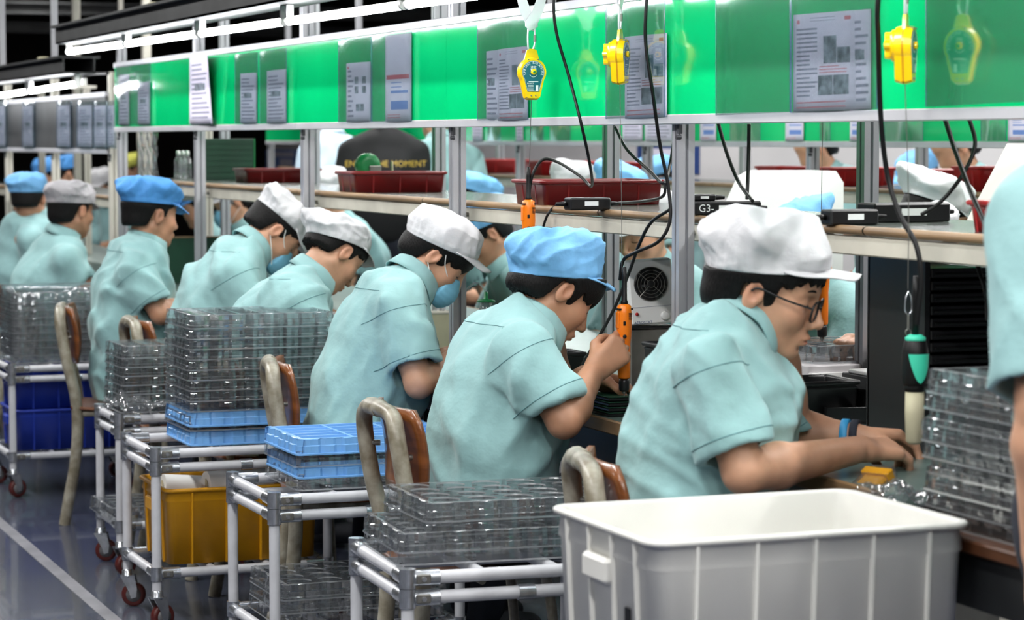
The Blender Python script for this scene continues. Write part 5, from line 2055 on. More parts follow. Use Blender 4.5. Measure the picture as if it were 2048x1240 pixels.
def make_driver(name, label, loc, body='orange', rot=(0, 0, 0)):
    """hangs with the bit down; origin at the bit tip"""
    t = thing(name, label, 'screwdriver', loc, rot, group='electric screwdrivers')
    if body == 'orange':
        prof = [(.0125, .048), (.0150, .052), (.0152, .10), (.0150, .130), (.0172, .150), (.0185, .170), (.0180, .205), (.0165, .222), (.0100, .226)]
        MB().lathe(prof, 20).build('housing', 'orange', t)
        MB().lathe([(.0095, .018), (.0125, .022), (.0130, .040), (.0115, .048)], 16).build('chuck', 'black', t)
        MB().lathe([(.005, .012), (.006, .018)], 10).build('collet', 'steel', t)
        MB().cyl((0, 0, 0), (0, 0, .016), .0018, n=8).build('bit', 'steel', t)
        MB().box((-.0195, -.0085, .168), (-.0150, .0085, .208), .003).build('trigger_bridge', 'orange', t)
        MB().box((-.010, -.0185, .176), (-.003, -.0165, .186), .001).build('switch', 'black', t)
        M = axes((1, 0, 0), (0, 0, 1), (0, -1, 0), (-.006, -.0150, .150))
        MB().lathe([(.0045, 0), (.0045, .0035), (.003, .0045)], 12, M=M).build('reverse_button', 'black', t)
        for k in range(5):
            MB().box((.004, -.0186, .190 + k * .0036), (.0125, -.0160, .1915 + k * .0036)).build('vent_slot', 'black', t)
        MB().box((-.0182, -.0120, .2125), (.0182, .0120, .2165)).build('name_band', 'black', t)
        MB().lathe([(.0090, .225), (.0085, .232), (.0065, .236), (.0062, .290), (.0045, .315)], 12).build('strain_relief', 'blackmat', t)
    else:
        MB().lathe([(.014, .138), (.020, .142), (.0210, .150), (.020, .156)], 18).build('grip', 'blackmat', t)
        MB().lathe([(.020, .150), (.0245, .158), (.0265, .185), (.0255, .215), (.021, .236), (.012, .246)], 20).build('housing', 'blackmat', t)
        M = axes((0, 0, 1), (0, 1, 0), (-1, 0, 0))
        mb = MB()
        rows = []
        for i in range(9):
            z = .158 + .055 * i / 8
            hw = 50 * (i / 8) ** .6 + 4
            rr = np.interp(z, [.15, .158, .185, .215], [.0205, .0252, .0272, .0262])
            rows.append([(rr * math.cos(math.radians(-95 + hw * (-1 + 2 * j / 10))), rr * math.sin(math.radians(-95 + hw * (-1 + 2 * j / 10))), z) for j in range(11)])
        mb.grid(rows)
        mb.build('turquoise_inlay', 'teal', t)
        MB().lathe([(.0195, .236), (.0200, .243), (.012, .249)], 18).build('turquoise_cap', 'teal', t)
        MB().cyl((.006, -.0265, .155), (.006, -.022, .155), .004, n=10).build('button', 'black', t)
        MB().lathe([(.010, .040), (.016, .046), (.0185, .10), (.018, .140)], 14).build('wrapped_handle', 'cardboard', t)
        MB().lathe([(.007, .246), (.0065, .33), (.005, .36)], 12).build('strain_relief', 'blackmat', t)
    return t


XD = 2.372
d2 = at(1248, 797, X=XD)
make_driver('electric_screwdriver', 'orange electric screwdriver held by the blue capped worker', d2)
top2 = d2 + Vector((0, 0, .31))
d1 = at(1057, 566, X=2.46)
make_driver('electric_screwdriver', 'orange electric screwdriver hanging before the shelf above the blue cap', d1)
d3 = at(1644, 688, X=2.95)
make_driver('electric_screwdriver', 'orange electric screwdriver behind the glasses of the nearest worker', d3)
d4 = at(1828, 930, X=2.40)
make_driver('electric_screwdriver', 'black and turquoise screwdriver hanging at the right', d4, 'teal')
# steel ropes from the balancers
wire('thin steel rope from the leftmost balancer', [BALP[0] + Vector((0, 0, -.06)), at(1059, 330, X=2.40)], .0009, 'steel', 'steel_rope', 5, 'rope')
wire('thin steel rope from the middle balancer down to the held screwdriver', [BALP[1] + Vector((0, 0, -.06)), at(1243, 400, X=2.368), at(1244, 545, X=2.37)], .0009, 'steel', 'steel_rope', 5, 'rope')
wire('thin steel rope from the right balancer down to the turquoise screwdriver', [BALP[2] + Vector((0, 0, -.06)), at(1817, 400, X=2.38), at(1816, 578, X=2.39)], .0009, 'steel', 'steel_rope', 5, 'rope')
wire('thin steel rope hanging behind the shelf at the right', [at(1645, 245, X=2.9), at(1643, 410, X=2.9), at(1643, 560, X=2.94)], .0010, 'steel', 'steel_rope', 5, 'rope')
t = thing('snap_swivel', 'small steel snap hook above the turquoise screwdriver', 'hook', at(1817, 612, X=2.39))
MB().tube(spline([(0, 0, .028), (.006, 0, .015), (.007, 0, -.008), (0, 0, -.016), (-.007, 0, -.008), (-.006, 0, .015), (0, 0, .028)], 5), .0016, 6).build('hook_loop', 'chrome', t)
MB().cyl((0, 0, -.016), (0, 0, -.045), .0022, n=8).build('swivel_pin', 'steel', t)
MB().tube([(.006 * math.cos(q), 0, -.05 + .006 * math.sin(q)) for q in [2 * math.pi * i / 14 for i in range(14)]], .001, 5, closed=True).build('ring', 'steel', t)

wire('long black cable from the top beside the leftmost balancer down to the red bin', [Vector((2.365, at(1107, -20, X=2.36).y, 1.952)), at(1107, -20, X=2.36), at(1112, 60, X=2.37), at(1140, 160, X=2.40), at(1163, 250, X=2.41), at(1180, 330, X=2.46), at(1183, 372, X=2.53), at(1160, 352, X=2.54), at(1115, 324, X=2.53), at(1085, 320, X=2.50), at(1065, 350, X=2.47), at(1056, 400, X=2.462)], .0042)
wire('black cable hanging from the top to the screwdriver of the blue capped worker', [Vector((2.365, at(1294, -20, X=2.36).y, 1.952)), at(1294, -20, X=2.36), at(1291, 80, X=2.36), at(1306, 190, X=2.38), at(1320, 290, X=2.41), at(1336, 370, X=2.43), at(1340, 440, X=2.43), at(1318, 482, X=2.41), at(1275, 503, X=2.385), at(1247, 520, X=2.375), at(1240, 560, X=XD)], .0044)
wire('black cable running from the tangle past the held screwdriver to the bench', [at(1338, 420, X=2.46), at(1302, 445, X=2.44), at(1278, 490, X=2.43), at(1258, 545, X=2.45), at(1222, 630, X=2.50), at(1165, 728, X=2.56)], .0042)
wire('black cable from under the boards to the tangle on the red bin', [at(1231, 255, X=2.55), at(1255, 300, X=2.55), at(1300, 342, X=2.55), at(1327, 366, X=2.54), at(1340, 330, X=2.6), at(1352, 250, X=2.65)], .0042)
wire('black cable lying along the shelf from the adapter to the tangle', [at(1238, 406, X=2.56), at(1290, 402, X=2.55), at(1326, 392, X=2.54), at(1330, 365, X=2.54)], .0040)
wire('ribbed black cord of the adapter curving down before the shelf', [at(1150, 402, X=2.56), at(1115, 410, X=2.53), at(1095, 430, X=2.50), at(1082, 470, X=2.50)], .0036)
wire('thick black cable sweeping down at the right before the shelf', [Vector((2.365, at(1758, -20, X=2.33).y, 1.952)), at(1758, -20, X=2.33), at(1757, 90, X=2.34), at(1762, 240, X=2.36), at(1775, 350, X=2.38), at(1800, 430, X=2.39), at(1832, 490, X=2.40), at(1842, 560, X=2.405), at(1833, 650, X=2.40)], .0052)
wire('black cable hanging left of the white machine', [at(1437, 248, X=2.6), at(1455, 310, X=2.6), at(1478, 365, X=2.6), at(1505, 402, X=2.58)], .0045)
wire('straight black cable beside the white machine', [at(1498, 248, X=2.62), at(1497, 320, X=2.62), at(1494, 398, X=2.6)], .0045)
wire('black cable crossing down to the red box at the right', [at(1890, 238, X=2.6), at(1910, 300, X=2.6), at(1940, 380, X=2.58), at(1972, 452, X=2.56)], .0050)
wire('looping black cable at the right behind the sweeping cable', [at(1938, 235, X=2.65), at(1950, 290, X=2.65), at(1925, 350, X=2.62), at(1880, 405, X=2.58), at(1842, 430, X=2.55)], .0044)
wire('thick black cable inside the dark rack at the right', [at(1955, 530, X=2.62), at(1972, 590, X=2.62), at(1975, 640, X=2.62)], .0045)

# ------------------------------------------------------------------ things on the near shelf
def red_bin(label, p, lx=.34, ly=.22, h=.062, m='red', rz=0.0):
    b = crate('parts_bin', label, 'bin', lx, ly, h, m, wall=.004, ribs=3, ribs_y=2, taper=.010, band=.014, rad=.018, hand=False, ribd=.003, group='red parts bins on the shelves')
    R_ = Matrix.Rotation(math.radians(rz), 3, 'Z')
    b.location = Vector(p) + R_ @ Vector((lx / 2, ly / 2, 0))
    b.rotation_euler = (0, 0, math.radians(rz))
    return b


ZS = 1.2505
red_bin('dark red bin on the near shelf, leftmost beside the dark green board', at(492, 366, Z=ZS), .33, .22, .06)
red_bin('dark red bin on the near shelf in front of the black shirt', at(708, 386, Z=ZS), .335, .22, .072)
red_bin('longest dark red bin on the near shelf under the cables', at(1086, 412, Z=ZS), .365, .24, .070)
red_bin('bright red bin with a label at the right edge of the shelf', at(1985, 466, Z=ZS), .12, .10, .062, 'redbright')


def adapter(label, p, lx, ly, h, rz=0.0, text=None, group='black power adapters on the shelf'):
    t = thing('power_adapter', label, 'adapter', p, (0, 0, math.radians(rz)), group=group)
    MB().box((0, 0, 0), (lx, ly, h), .004).build('case', 'black', t)
    MB().box((lx * .35, -.0006, h * .35), (lx * .68, 0, h * .72)).build('rating_label', 'whiteink', t)
    MB().lathe([(.006, 0), (.0065, .01), (.0045, .03)], 10, M=axes((0, 1, 0), (0, 0, 1), (-1, 0, 0), (0, ly / 2, h / 2))).build('cord_boot', 'blackmat', t)
    MB().lathe([(.006, 0), (.0065, .01), (.0045, .03)], 10, M=axes((0, 1, 0), (0, 0, -1), (1, 0, 0), (lx, ly / 2, h / 2))).build('cord_boot', 'blackmat', t)
    if text:
        mb = MB()
        v, f = text_geo(text, .026)
        mb.add(v, f, False, axes((1, 0, 0), (0, 0, 1), (0, -1, 0), (lx * .16, -.0008, h * .5)))
        mb.build('chalk_marking', 'whiteink', t)
    return t


adapter('black power adapter in front of the longest red bin', at(1141, 421, Z=ZS), .115, .045, .032, 2)
adapter('black power adapter with chalk marking beside the white cap', at(1391, 432, Z=ZS), .175, .07, .034, 0, 'G3-')
adapter('small grey black adapter lying on the marked adapter', at(1391, 432, Z=ZS) + Vector((0, .02, .0345)), .065, .045, .016)
adapter('black power adapter right of the front cap peak', at(1662, 451, Z=ZS), .115, .05, .033, 0)
adapter('long black power adapter at the right behind the sweeping cable', at(1772, 447, Z=ZS) + Vector((.0, .05, 0)), .19, .08, .042, 0)
p = at(414, 362, Z=ZS)
t = thing('green_board', 'dark green upright board standing on the near shelf', 'board', p + Vector((0, .12, 0)))
MB().box((0, 0, 0), (.245, .012, .185), .003).build('panel', 'dkgreen', t)
for k in range(7):
    MB().box((.006, -.003, .012 + k * .025), (.239, .0, .016 + k * .025)).build('groove_strip', 'dkgreen', t)
MB().box((.245, -.002, 0), (.250, .014, .185)).build('edge_strip', 'greenplastic', t)
# green clamp lamp behind the second red bin
p = at(733, 352, Z=1.30)
p = at(735, 352, X=2.80)
t = thing('clamp_reel', 'dark green round reel with a steel fork behind a red bin', 'reel', Vector((p.x, p.y, ZS)))
M = axes((1, 0, 0), (0, 0, 1), (0, -1, 0), (0, 0, .085))
MB().lathe([(.02, -.02), (.044, -.02), (.046, -.012), (.046, .012), (.044, .02), (.02, .02)], 26, M=M).build('reel_body', 'greenplastic', t)
MB().box((.0, -.028, .03), (.045, -.021, .085), .002).build('fork', 'steel', t)
MB().box((-.03, -.03, 0), (.03, .03, .04), .003).build('foot', 'steel', t)
MB().cyl((.095, 0, 0), (.095, 0, .10), .005, n=8).build('rod', 'cardboard', t)
# bottles at the left behind the near shelf
for i in range(3):
    p = at(357 + i * 9, 356, X=2.72)
    t = thing('spray_bottle', ('left', 'middle', 'right')[i] + ' clear bottle on the near shelf beside the green board', 'bottle', Vector((p.x, p.y, ZS)), group='clear bottles on the near shelf')
    MB().lathe([(.018, 0), (.02, .004), (.02, .085), (.012, .10), (.008, .108)], 14).build('body', 'film', t)
    MB().lathe([(.010, .108), (.010, .125), (.006, .13)], 12).build('cap', 'white', t)

# ------------------------------------------------------------------ things on the near bench
ZB = .771


def on_bench(px, py, z=ZB):
    return at(px, py, Z=z)


# ioniser fan on a steel block
p = at(1262, 700, X=2.66)
blk = thing('steel_block', 'dull steel block under the fan', 'block', Vector((p.x, p.y, ZB)))
zt_ = p.z - ZB + .055
MB().box((0, 0, 0), (.125, .09, zt_), .003).build('body', 'steel', blk)
MB().box((-.005, -.005, zt_), (.13, .095, zt_ + .008), .002).build('top_plate', 'black', blk)
fan = thing('ionizer_fan', 'white box fan with round black grille on a steel block', 'fan', Vector((p.x + .004, p.y + .005, ZB + zt_ + .009)), (math.radians(0), math.radians(-4), math.radians(-14)))
MB().box((0, 0, 0), (.118, .065, .172), .004).build('case', 'white', fan)
MB().box((.001, -.0006, .047), (.117, .0002, .0478)).build('seam_line', 'ink', fan)
M = axes((1, 0, 0), (0, 0, 1), (0, -1, 0), (.059, 0, .108))
MB().lathe([(.0, .0005), (.046, .0005), (.046, .0015), (.0, .0015)], 32, M=M).build('fan_opening', 'black', fan)
for k in range(5):
    rr = .010 + .0088 * k
    MB().tube([M @ Vector((rr * math.cos(q), rr * math.sin(q), .004)) for q in [2 * math.pi * i / 32 for i in range(32)]], .0008, 5, closed=True).build('grille_ring', 'steel', fan)
for k in range(4):
    a = math.radians(45 + 90 * k)
    MB().tube([M @ Vector((.008 * math.cos(a), .008 * math.sin(a), .004)), M @ Vector((.046 * math.cos(a), .046 * math.sin(a), .003))], .0012, 5).build('grille_spoke', 'steel', fan)
MB().lathe([(.011, 0), (.011, .004), (.008, .005)], 18, M=M).build('motor_cap', 'black', fan)
for k in range(7):
    a = 2 * math.pi * k / 7
    mb = MB()
    mb.add([M @ Vector((.011 * math.cos(a), .011 * math.sin(a), .0012)), M @ Vector((.043 * math.cos(a - .2), .043 * math.sin(a - .2), .0018)), M @ Vector((.043 * math.cos(a + .45), .043 * math.sin(a + .45), .0030)), M @ Vector((.011 * math.cos(a + .5), .011 * math.sin(a + .5), .0030))], [(0, 1, 2, 3)])
    mb.build('blade', 'blackmat', fan)
MB().lathe([(.0045, 0), (.0045, .004)], 12, M=axes((1, 0, 0), (0, 0, 1), (0, -1, 0), (.016, 0, .030))).build('red_switch', 'redbright', fan)
MB().lathe([(.013, 0), (.012, .006), (.009, .008)], 18, M=axes((1, 0, 0), (0, 0, 1), (0, -1, 0), (.092, 0, .020))).build('dial', 'white', fan)
mb = MB()
v, f = text_geo('AEROSTAT', .010)
mb.add(v, f, False, axes((1, 0, 0), (0, 0, 1), (0, -1, 0), (.032, -.0006, .006)))
mb.build('lettering', 'bluescreen', fan)
# wider dark open box right of the fan
p = at(1306, 700, X=2.62)
bx = crate('parts_bin', 'dark green grey open box in front of the fan', 'bin', .15, .11, .14, 'benchdark', wall=.004, ribs=0, ribs_y=0, taper=.006, band=.02, rad=.01, hand=False)
bx.location = (p.x + .07, p.y, ZB)
# dispenser bottle with green lid and bent tube
p = at(972, 640, X=2.56)
t = thing('dispenser_bottle', 'clear bottle with a flat green lid and bent tube', 'bottle', Vector((p.x, p.y, ZB)))
zt2 = at(972, 604, X=2.56).z - ZB
MB().lathe([(.018, 0), (.02, .004), (.02, zt2 - .02), (.017, zt2)], 18).build('body', 'film', t)
MB().lathe([(.027, zt2), (.028, zt2 + .004), (.020, zt2 + .007), (.007, zt2 + .010), (.006, zt2 + .03)], 24).build('lid', 'greenplastic', t)
q0 = Vector((0, 0, zt2 + .03))
pts = [q0] + [at(x_, y_, X=2.50) - t.location for (x_, y_) in ((958, 567), (940, 572), (925, 600), (905, 670))]
MB().tube(spline(pts, 8), .0032, 8).build('bent_tube', 'film', t)
# beige carton left of the dispenser
p = at(852, 668, X=2.52)
t = thing('carton', 'beige carton box beside the masked worker', 'box', Vector((p.x, p.y, ZB)))
hz = at(852, 626, X=2.52).z - ZB
MB().box((0, 0, 0), (.12, .10, hz), .002).build('box_body', 'cardboard', t)
MB().box((-.002, -.002, hz - .006), (.122, .102, hz + .002), .002).build('box_lid', 'apron', t)
for k in range(4):
    MB().lathe([(.008, 0), (.008, .02), (.005, .023)], 12, M=Matrix.Translation((.02 + k * .025, .05, hz + .002))).build('small_vial', 'film', t)


# black slotted trays near the nearest worker
def black_tray(label, p, lx, ly, h, rz, nx, ny, group='black component trays on the bench'):
    t = thing('component_tray', label, 'tray', p, (0, 0, math.radians(rz)), group=group)
    w = .0035
    MB().box((0, 0, 0), (lx, ly, .004)).build('floor_plate', 'black', t)
    for (a, b) in (((0, 0), (lx, w)), ((0, ly - w), (lx, ly)), ((0, 0), (w, ly)), ((lx - w, 0), (lx, ly))):
        MB().box((a[0], a[1], .004), (b[0], b[1], h), .001).build('side_wall', 'black', t)
    for i in range(1, nx):
        MB().box((lx * i / nx - .001, w, .004), (lx * i / nx + .001, ly - w, h * .8)).build('divider', 'black', t)
    for j in range(1, ny):
        MB().box((w, ly * j / ny - .001, .004), (lx - w, ly * j / ny + .001, h * .8)).build('divider', 'black', t)
    r = random.Random(int(lx * 1000 + h * 977))
    for i in range(nx):
        for j in range(ny):
            cx, cy = lx * (i + .5) / nx, ly * (j + .5) / ny
            a = r.uniform(-.4, .4)
            M_ = Matrix.Translation((cx, cy, .004)) @ Matrix.Rotation(a, 4, 'Z')
            o = MB().box((-.014, -.008, 0), (.014, .008, h * .62), .002, M=M_).cyl((0, 0, h * .5), (0, 0, h * .85), .005, n=8, M=M_).build('black_part', 'black', t)
    return t


p = on_bench(1652, 850)
black_tray('nearest slotted black tray full of parts beside the striped wrist', p, .24, .26, .040, -12, 3, 3)
black_tray('slotted black tray full of parts right of the first one', p + Vector((.27, -.03, 0)), .24, .26, .040, -12, 3, 3)
black_tray('upper slotted black tray lying across the two lower trays', p + Vector((.06, .11, .042)), .30, .22, .030, -14, 4, 2)
black_tray('black tray with gadgets behind the upper tray', p + Vector((.05, .36, 0)), .26, .20, .045, -6, 3, 2)
bx = crate('parts_bin', 'open black bin in front of the folded hands', 'bin', .16, .16, .10, 'black', wall=.004, ribs=0, ribs_y=0, taper=.004, band=.02, rad=.008, hand=False)
q = at(1626, 790, X=2.72)
bx.location = (q.x + .03, q.y + .06, ZB)
t = thing('steel_box', 'dark steel box with a white cloth under the folded hands', 'box', Vector((q.x + .14, q.y + .0, ZB)))
MB().box((0, 0, 0), (.10, .12, .105), .002).build('box_body', 'benchdark', t)
MB().box((.005, .005, .105), (.10, .10, .115), .004, seg=2).build('cloth', 'white', t)
# black bin behind the chin of worker two
bx = crate('parts_bin', 'small black bin behind the held hand of the blue capped worker', 'bin', .10, .12, .075, 'black', wall=.004, ribs=0, ribs_y=0, taper=.004, band=.015, rad=.008, hand=False)
q = on_bench(1118, 760)
bx.location = (q.x + .03, q.y + .06, ZB)
# phones / boards under work of worker two: stacked dark plates
for i in range(4):
    q = at(1208, 828, X=2.33)
    o = thing('glass_plate', ('lowest', 'second', 'third', 'topmost')[i] + ' dark green edged plate of the pile under the held screwdriver', 'plate', Vector((q.x, q.y - .03, ZB + i * .0125)), group='plates under the screwdriver')
    MB().box((0, 0, 0), (.22, .16, .008), .002).build('plate', 'black', o)
    MB().box((-.001, -.001, .008), (.221, .161, .0105), .001).build('green_edge', 'dkgreen', o)
# clear work tray under the other hands, yellow board, dark rack
t = bpy.data.objects.new('parts_tray', TRAYS)
COL.objects.link(t)
q = at(1700, 690, X=3.0)
t.location = (q.x + .0, q.y, q.z - .03)
tag(t, 'clear tray under the hanging screwdriver behind the glasses', 'tray')
st = thing('tray_riser', 'pale riser box under the clear tray on the far half of the bench', 'box', Vector((q.x, q.y, ZB)))
MB().box((-.20, -.16, 0), (.20, .16, q.z - .032 - ZB), .003).build('riser_body', 'palewall', st)
MB().box((-.20, -.165, .0), (.20, -.160, q.z - .05 - ZB), .001).build('front_cloth', 'white', st)
q = at(1770, 690, X=3.20)
t = thing('yellow_board', 'yellow clipboard panel with two silver rivets behind the bench', 'board', Vector((q.x, q.y + .05, ZB)))
MB().box((-.02, 0, 0), (.17, .006, .22), .002).build('panel', 'yellowboard', t)
for x_ in (.04, .075):
    MB().lathe([(.004, 0), (.004, .002), (.002, .003)], 10, M=axes((1, 0, 0), (0, 0, 1), (0, -1, 0), (x_, 0, .195))).build('rivet', 'steel', t)
# rack of black drawers
q = at(1848, 770, X=2.66)
t = thing('drawer_rack', 'tall rack of black trays at the right under the shelf', 'rack', Vector((q.x, q.y, ZB)))
hh = ZS - .07 - ZB
MB().box((0, 0, 0), (.012, .24, hh)).build('side_panel', 'black', t)
MB().box((.27, 0, 0), (.282, .24, hh)).build('side_panel', 'black', t)
MB().box((0, .235, 0), (.282, .245, hh)).build('rear_panel', 'black', t)
for k in range(15):
    z = .008 + k * (hh - .02) / 15
    dr = MB().box((.013, -.004, z), (.269, .23, z + (hh - .02) / 15 - .006), .002).build('drawer', 'black', t)
    MB().box((.02, -.010, z + .006), (.26, -.004, z + .011), .001).build('drawer_lip', 'blackmat', dr)
# strip packet and yellow scrap by the right hand
q = at(1745, 962, X=2.36)
t = thing('foil_packet', 'foil wrapped packet with amber tape under the nearest right hand', 'packet', q, (0, math.radians(-25), math.radians(25)))
MB().box((-.055, -.03, -.018), (.045, .03, .012), .008, seg=2).build('packet_body', 'film', t)
MB().box((-.045, -.028, -.016), (.040, .028, .006), .006).build('packet_filling', 'amber', t)
MB().box((.010, -.032, -.020), (.030, .032, .014), .002).build('tape_band', 'amber', t)
# grey metal work plate on the bench before worker two
q = on_bench(1150, 790)
t = thing('steel_plate', 'flat grey steel plate on the bench behind the held screwdriver', 'plate', Vector((2.42, 5.62, ZB)))
MB().box((0, 0, 0), (.42, .46, .004), .001).build('plate_sheet', 'steel', t)
MB().box((0, .46, 0), (.42, .475, .012), .002).build('rear_lip', 'alu', t)

# ------------------------------------------------------------------ the second row: bins, machine, far things
def on_second(px, py):
    p = at(px, py, X=4.72)
    return Vector((p.x, p.y, 1.2465))


for (px, py, lx, lab) in ((925, 348, .40, 'leftmost'), (1083, 349, .34, 'second'), (1180, 350, .30, 'third'), (1556, 352, .14, 'fourth'), (1662, 352, .30, 'fifth'), (1852, 357, .36, 'sixth')):
    red_bin('%s red bin from the left on the shelf of the second row' % lab, on_second(px, py), lx, .22, .075, 'redbright')
red_bin('red bin behind the sixth one on the second shelf', on_second(1960, 354), .22, .2, .09, 'redbright')
p = at(1505, 440, X=3.75)
t = thing('white_machine', 'white rounded machine cover beyond the near shelf', 'machine', Vector((p.x, p.y, 0)))
M = axes((1, 0, 0), (0, 0, 1), (0, -1, 0))
zm = at(1600, 345, X=3.75).z
lw = 205 / pxm(p)
poly = [(0, .85), (lw, .85), (lw, zm - .04), (lw - .03, zm), (.09, zm), (.05, zm - .02), (.0, zm - .12)]
MB().prism(poly, .22, M=M, z0=-.22).build('cover', 'white', t)
MB().box((-.01, -.01, 0), (lw + .01, .24, .85), .004).build('cabinet', 'palewall', t)
p = at(2010, 440, X=3.85)
t = thing('white_machine', 'slanted cream machine panel at the right edge beyond the shelf', 'machine', Vector((p.x, p.y, 0)))
MB().prism([(0, .8), (.5, .8), (.5, 1.42), (.16, 1.42), (.0, 1.15)], .25, M=M, z0=-.25).build('cover', 'framewhite', t)
MB().box((.0, 0, 0), (.5, .25, .8), .004).build('cabinet', 'framewhite', t)
# blue poster far behind, pale notice board, green mat at the left bench
for (x0, x1, y0, y1, X_, m, lab) in ((1276, 1400, 292, 345, 7.199, 'bluescreen', 'dark blue poster on the far partition'), (534, 596, 300, 338, 7.199, 'inkblue', 'blue and white notice on the far partition')):
    a, b_ = at(x0, y1, X=X_), at(x1, y0, X=X_)
    t = thing('poster', lab, 'poster', Vector((X_, (a.y + b_.y) / 2, (a.z + b_.z) / 2)))
    hy, hz_ = abs(a.y - b_.y) / 2, abs(a.z - b_.z) / 2
    MB().box((-.01, -hy, -hz_), (0, hy, hz_), .002).build('board', m, t)
    MB().box((-.012, -hy * .8, hz_ * .3), (-.010, hy * .8, hz_ * .8)).build('pale_heading', 'paper', t)
    MB().box((-.012, -hy * .7, -hz_ * .7), (-.010, hy * .1, hz_ * .1)).build('pale_field', 'paper', t)
p = at(330, 545, X=2.60)
t = thing('green_screen', 'dark green screen board standing on the bench beyond the blue capped worker', 'board', Vector((p.x, p.y + .0, ZB)))
zz = at(340, 478, X=2.60).z - ZB
MB().box((0, 0, 0), (.32, .012, zz), .002).build('panel', 'dkgreen', t)
MB().box((0, -.004, zz), (.32, .016, zz + .006), .001).build('top_strip', 'shelfwood', t)
# hanging clear curtain strips left of the near shelf
for i in range(3):
    p = at(283 + i * 13, 300, X=2.452)
    rows = [[(.012 * math.sin(j * 1.3 + k * 2.4), -.035 + .01 * k * 0 + .07 * j / 6, -.26 * k / 8) for k in range(9)] for j in range(7)]
    o = MB().grid(rows).build('plastic_strip', 'film')
    o.location = (p.x, p.y, 1.466)
    tag(o, ('left', 'middle', 'right')[i] + ' clear plastic strip hanging at the left end of the near shelf', 'strip', 'clear strips at the left end')
# ------------------------------------------------------------------ people in the background (same builder, coarser)
def simple(label, px, py, X, heading, lean=18, pitch=25, yaw=0, stand=False, h=.011, seed=1, **kw):
    """person whose head centre shows at a photo pixel on the plane X"""
    H = at(px, py, X=X)
    hd = math.radians(heading)
    fwd = Vector((math.cos(hd), math.sin(hd), 0))
    side = Vector((-math.sin(hd), math.cos(hd), 0))
    up = Vector((0, 0, 1))
    L = math.radians(lean)
    tv = fwd * math.sin(L) + up * math.cos(L)
    N = H - fwd * (.055 + .03 * math.sin(L)) - up * .115
    body = .50
    c = [N, N - tv * .075 - fwd * .03, N - tv * .21 - fwd * .045, N - tv * .34 - fwd * .035]
    hip = N - tv * body
    if not stand:
        hip.z = min(hip.z, .56)
        hip.z = max(hip.z, .54)
    c += [c[3].lerp(hip, .55), hip]
    dims = ((.055, .062), (.098, .172), (.125, .185), (.122, .175), (.125, .175), (.128, .178))
    sec = [(c[i], dims[i][0], dims[i][1]) for i in range(6)]
    arms = []
    for sg, ss in ((1, -1), (-1, 1)):
        sh = c[1] + side * .165 * ss - tv * .03
        if kw.get('armsdown'):
            ab_ = kw.get('armback', 0.0)
            el = sh + Vector((0, 0, -.27)) + side * (.05 - ab_) * ss - fwd * (.02 + ab_)
            wr = el + Vector((0, 0, -.22)) + fwd * (.10 - ab_)
            hf = Vector((0, 0, -1)) + fwd * .2
            hn = -side * ss
        else:
            el = sh + fwd * .10 - up * .235 + side * .06 * ss
            wr = el + fwd * .23 - up * .02 - side * .10 * ss
            hf = fwd - side * .2 * ss
            hn = -up
        arms.append((sh, el, wr, dict(f=hf, n=hn), sg))
    if 'wrists' in kw:
        arms = []
        for sg, ss, wp in ((1, -1, kw['wrists'][0]), (-1, 1, kw['wrists'][1])):
            sh = c[1] + side * .165 * ss - tv * .03
            wr = Vector(wp)
            el = (sh + wr) / 2 - up * .12 + side * .08 * ss
            d_ = (wr - el).normalized()
            arms.append((sh, el, wr, dict(f=d_, n=-up), sg))
    legs = []
    for ss in (-1, 1):
        if stand:
            hp = Vector((hip.x, hip.y, max(.85, hip.z - .05))) + side * .09 * ss
            legs.append((hp, Vector((hp.x, hp.y, .48)) + fwd * .02, Vector((hp.x, hp.y, .085))))
        else:
            hp = Vector((hip.x, hip.y, .54)) + side * .09 * ss
            kn = hp + fwd * .38
            legs.append((hp, kn, Vector((kn.x - fwd.x * .05, kn.y - fwd.y * .05, .085))))
    sp = dict(label=label, head=H, head_rot=(heading + yaw, pitch, 0), sec=sec, side=side, arms=arms, legs=legs, h=h, hshirt=max(h, .010), seed=seed, fold=.008,
              hem=(max(.6, hip.z - .07) if stand else .46), standing=stand, group='people in the background',
              hair=dict(front=.050, sideburn=-.012, over=.02, nape=-.055, thick=.010))
    sp.update({k: v for k, v in kw.items() if k not in ('armsdown', 'wrists', 'armback')})
    return person(sp)


def cp(m, **k):
    d = dict(mat=m, h=.085, puff=.14, back=.01, tilt=.15, z=.056, lump=.006, pleat=.003, peak=.055, drop=.45, flat=.48)
    d.update(k)
    return d


# opposite side of the near bench
simple('bare faced worker across the bench, bending left beside the white cap', 968, 468, 3.46, 178, 26, 32, h=.0058, seed=71, cap=cp('capblue'), skin='skintan')
simple('worker across the bench with green lanyard behind the box fan', 1283, 463, 3.46, 208, 14, 20, h=.0058, seed=72, cap=cp('capwhite'), skin='skin')
simple('worker across the bench hidden by the nearest cap, only shirt showing', 1596, 500, 3.46, 172, 16, 30, seed=73, cap=cp('capblue'), skin='skin')
hl_, hr_ = at(1752, 705, X=3.06), at(1775, 712, X=3.02)
simple('worker across the bench at the right with folded hands under the shelf', 1836, 520, 3.50, 176, 22, 28, h=.0058, seed=74, cap=cp('capwhite'), skin='skin', wrists=(hr_, hl_))
simple('masked worker across the bench between the two left posts', 462, 405, 3.50, 186, 12, 22, h=.007, seed=75, cap=cp('capwhite'), mask=True)
simple('blue capped worker across the bench behind the left post', 392, 412, 3.52, 178, 20, 25, seed=76, cap=cp('capdeep'))
simple('worker across the bench with shirt showing under the second red bin', 652, 395, 3.52, 176, 20, 25, seed=77, cap=cp('capwhite'))
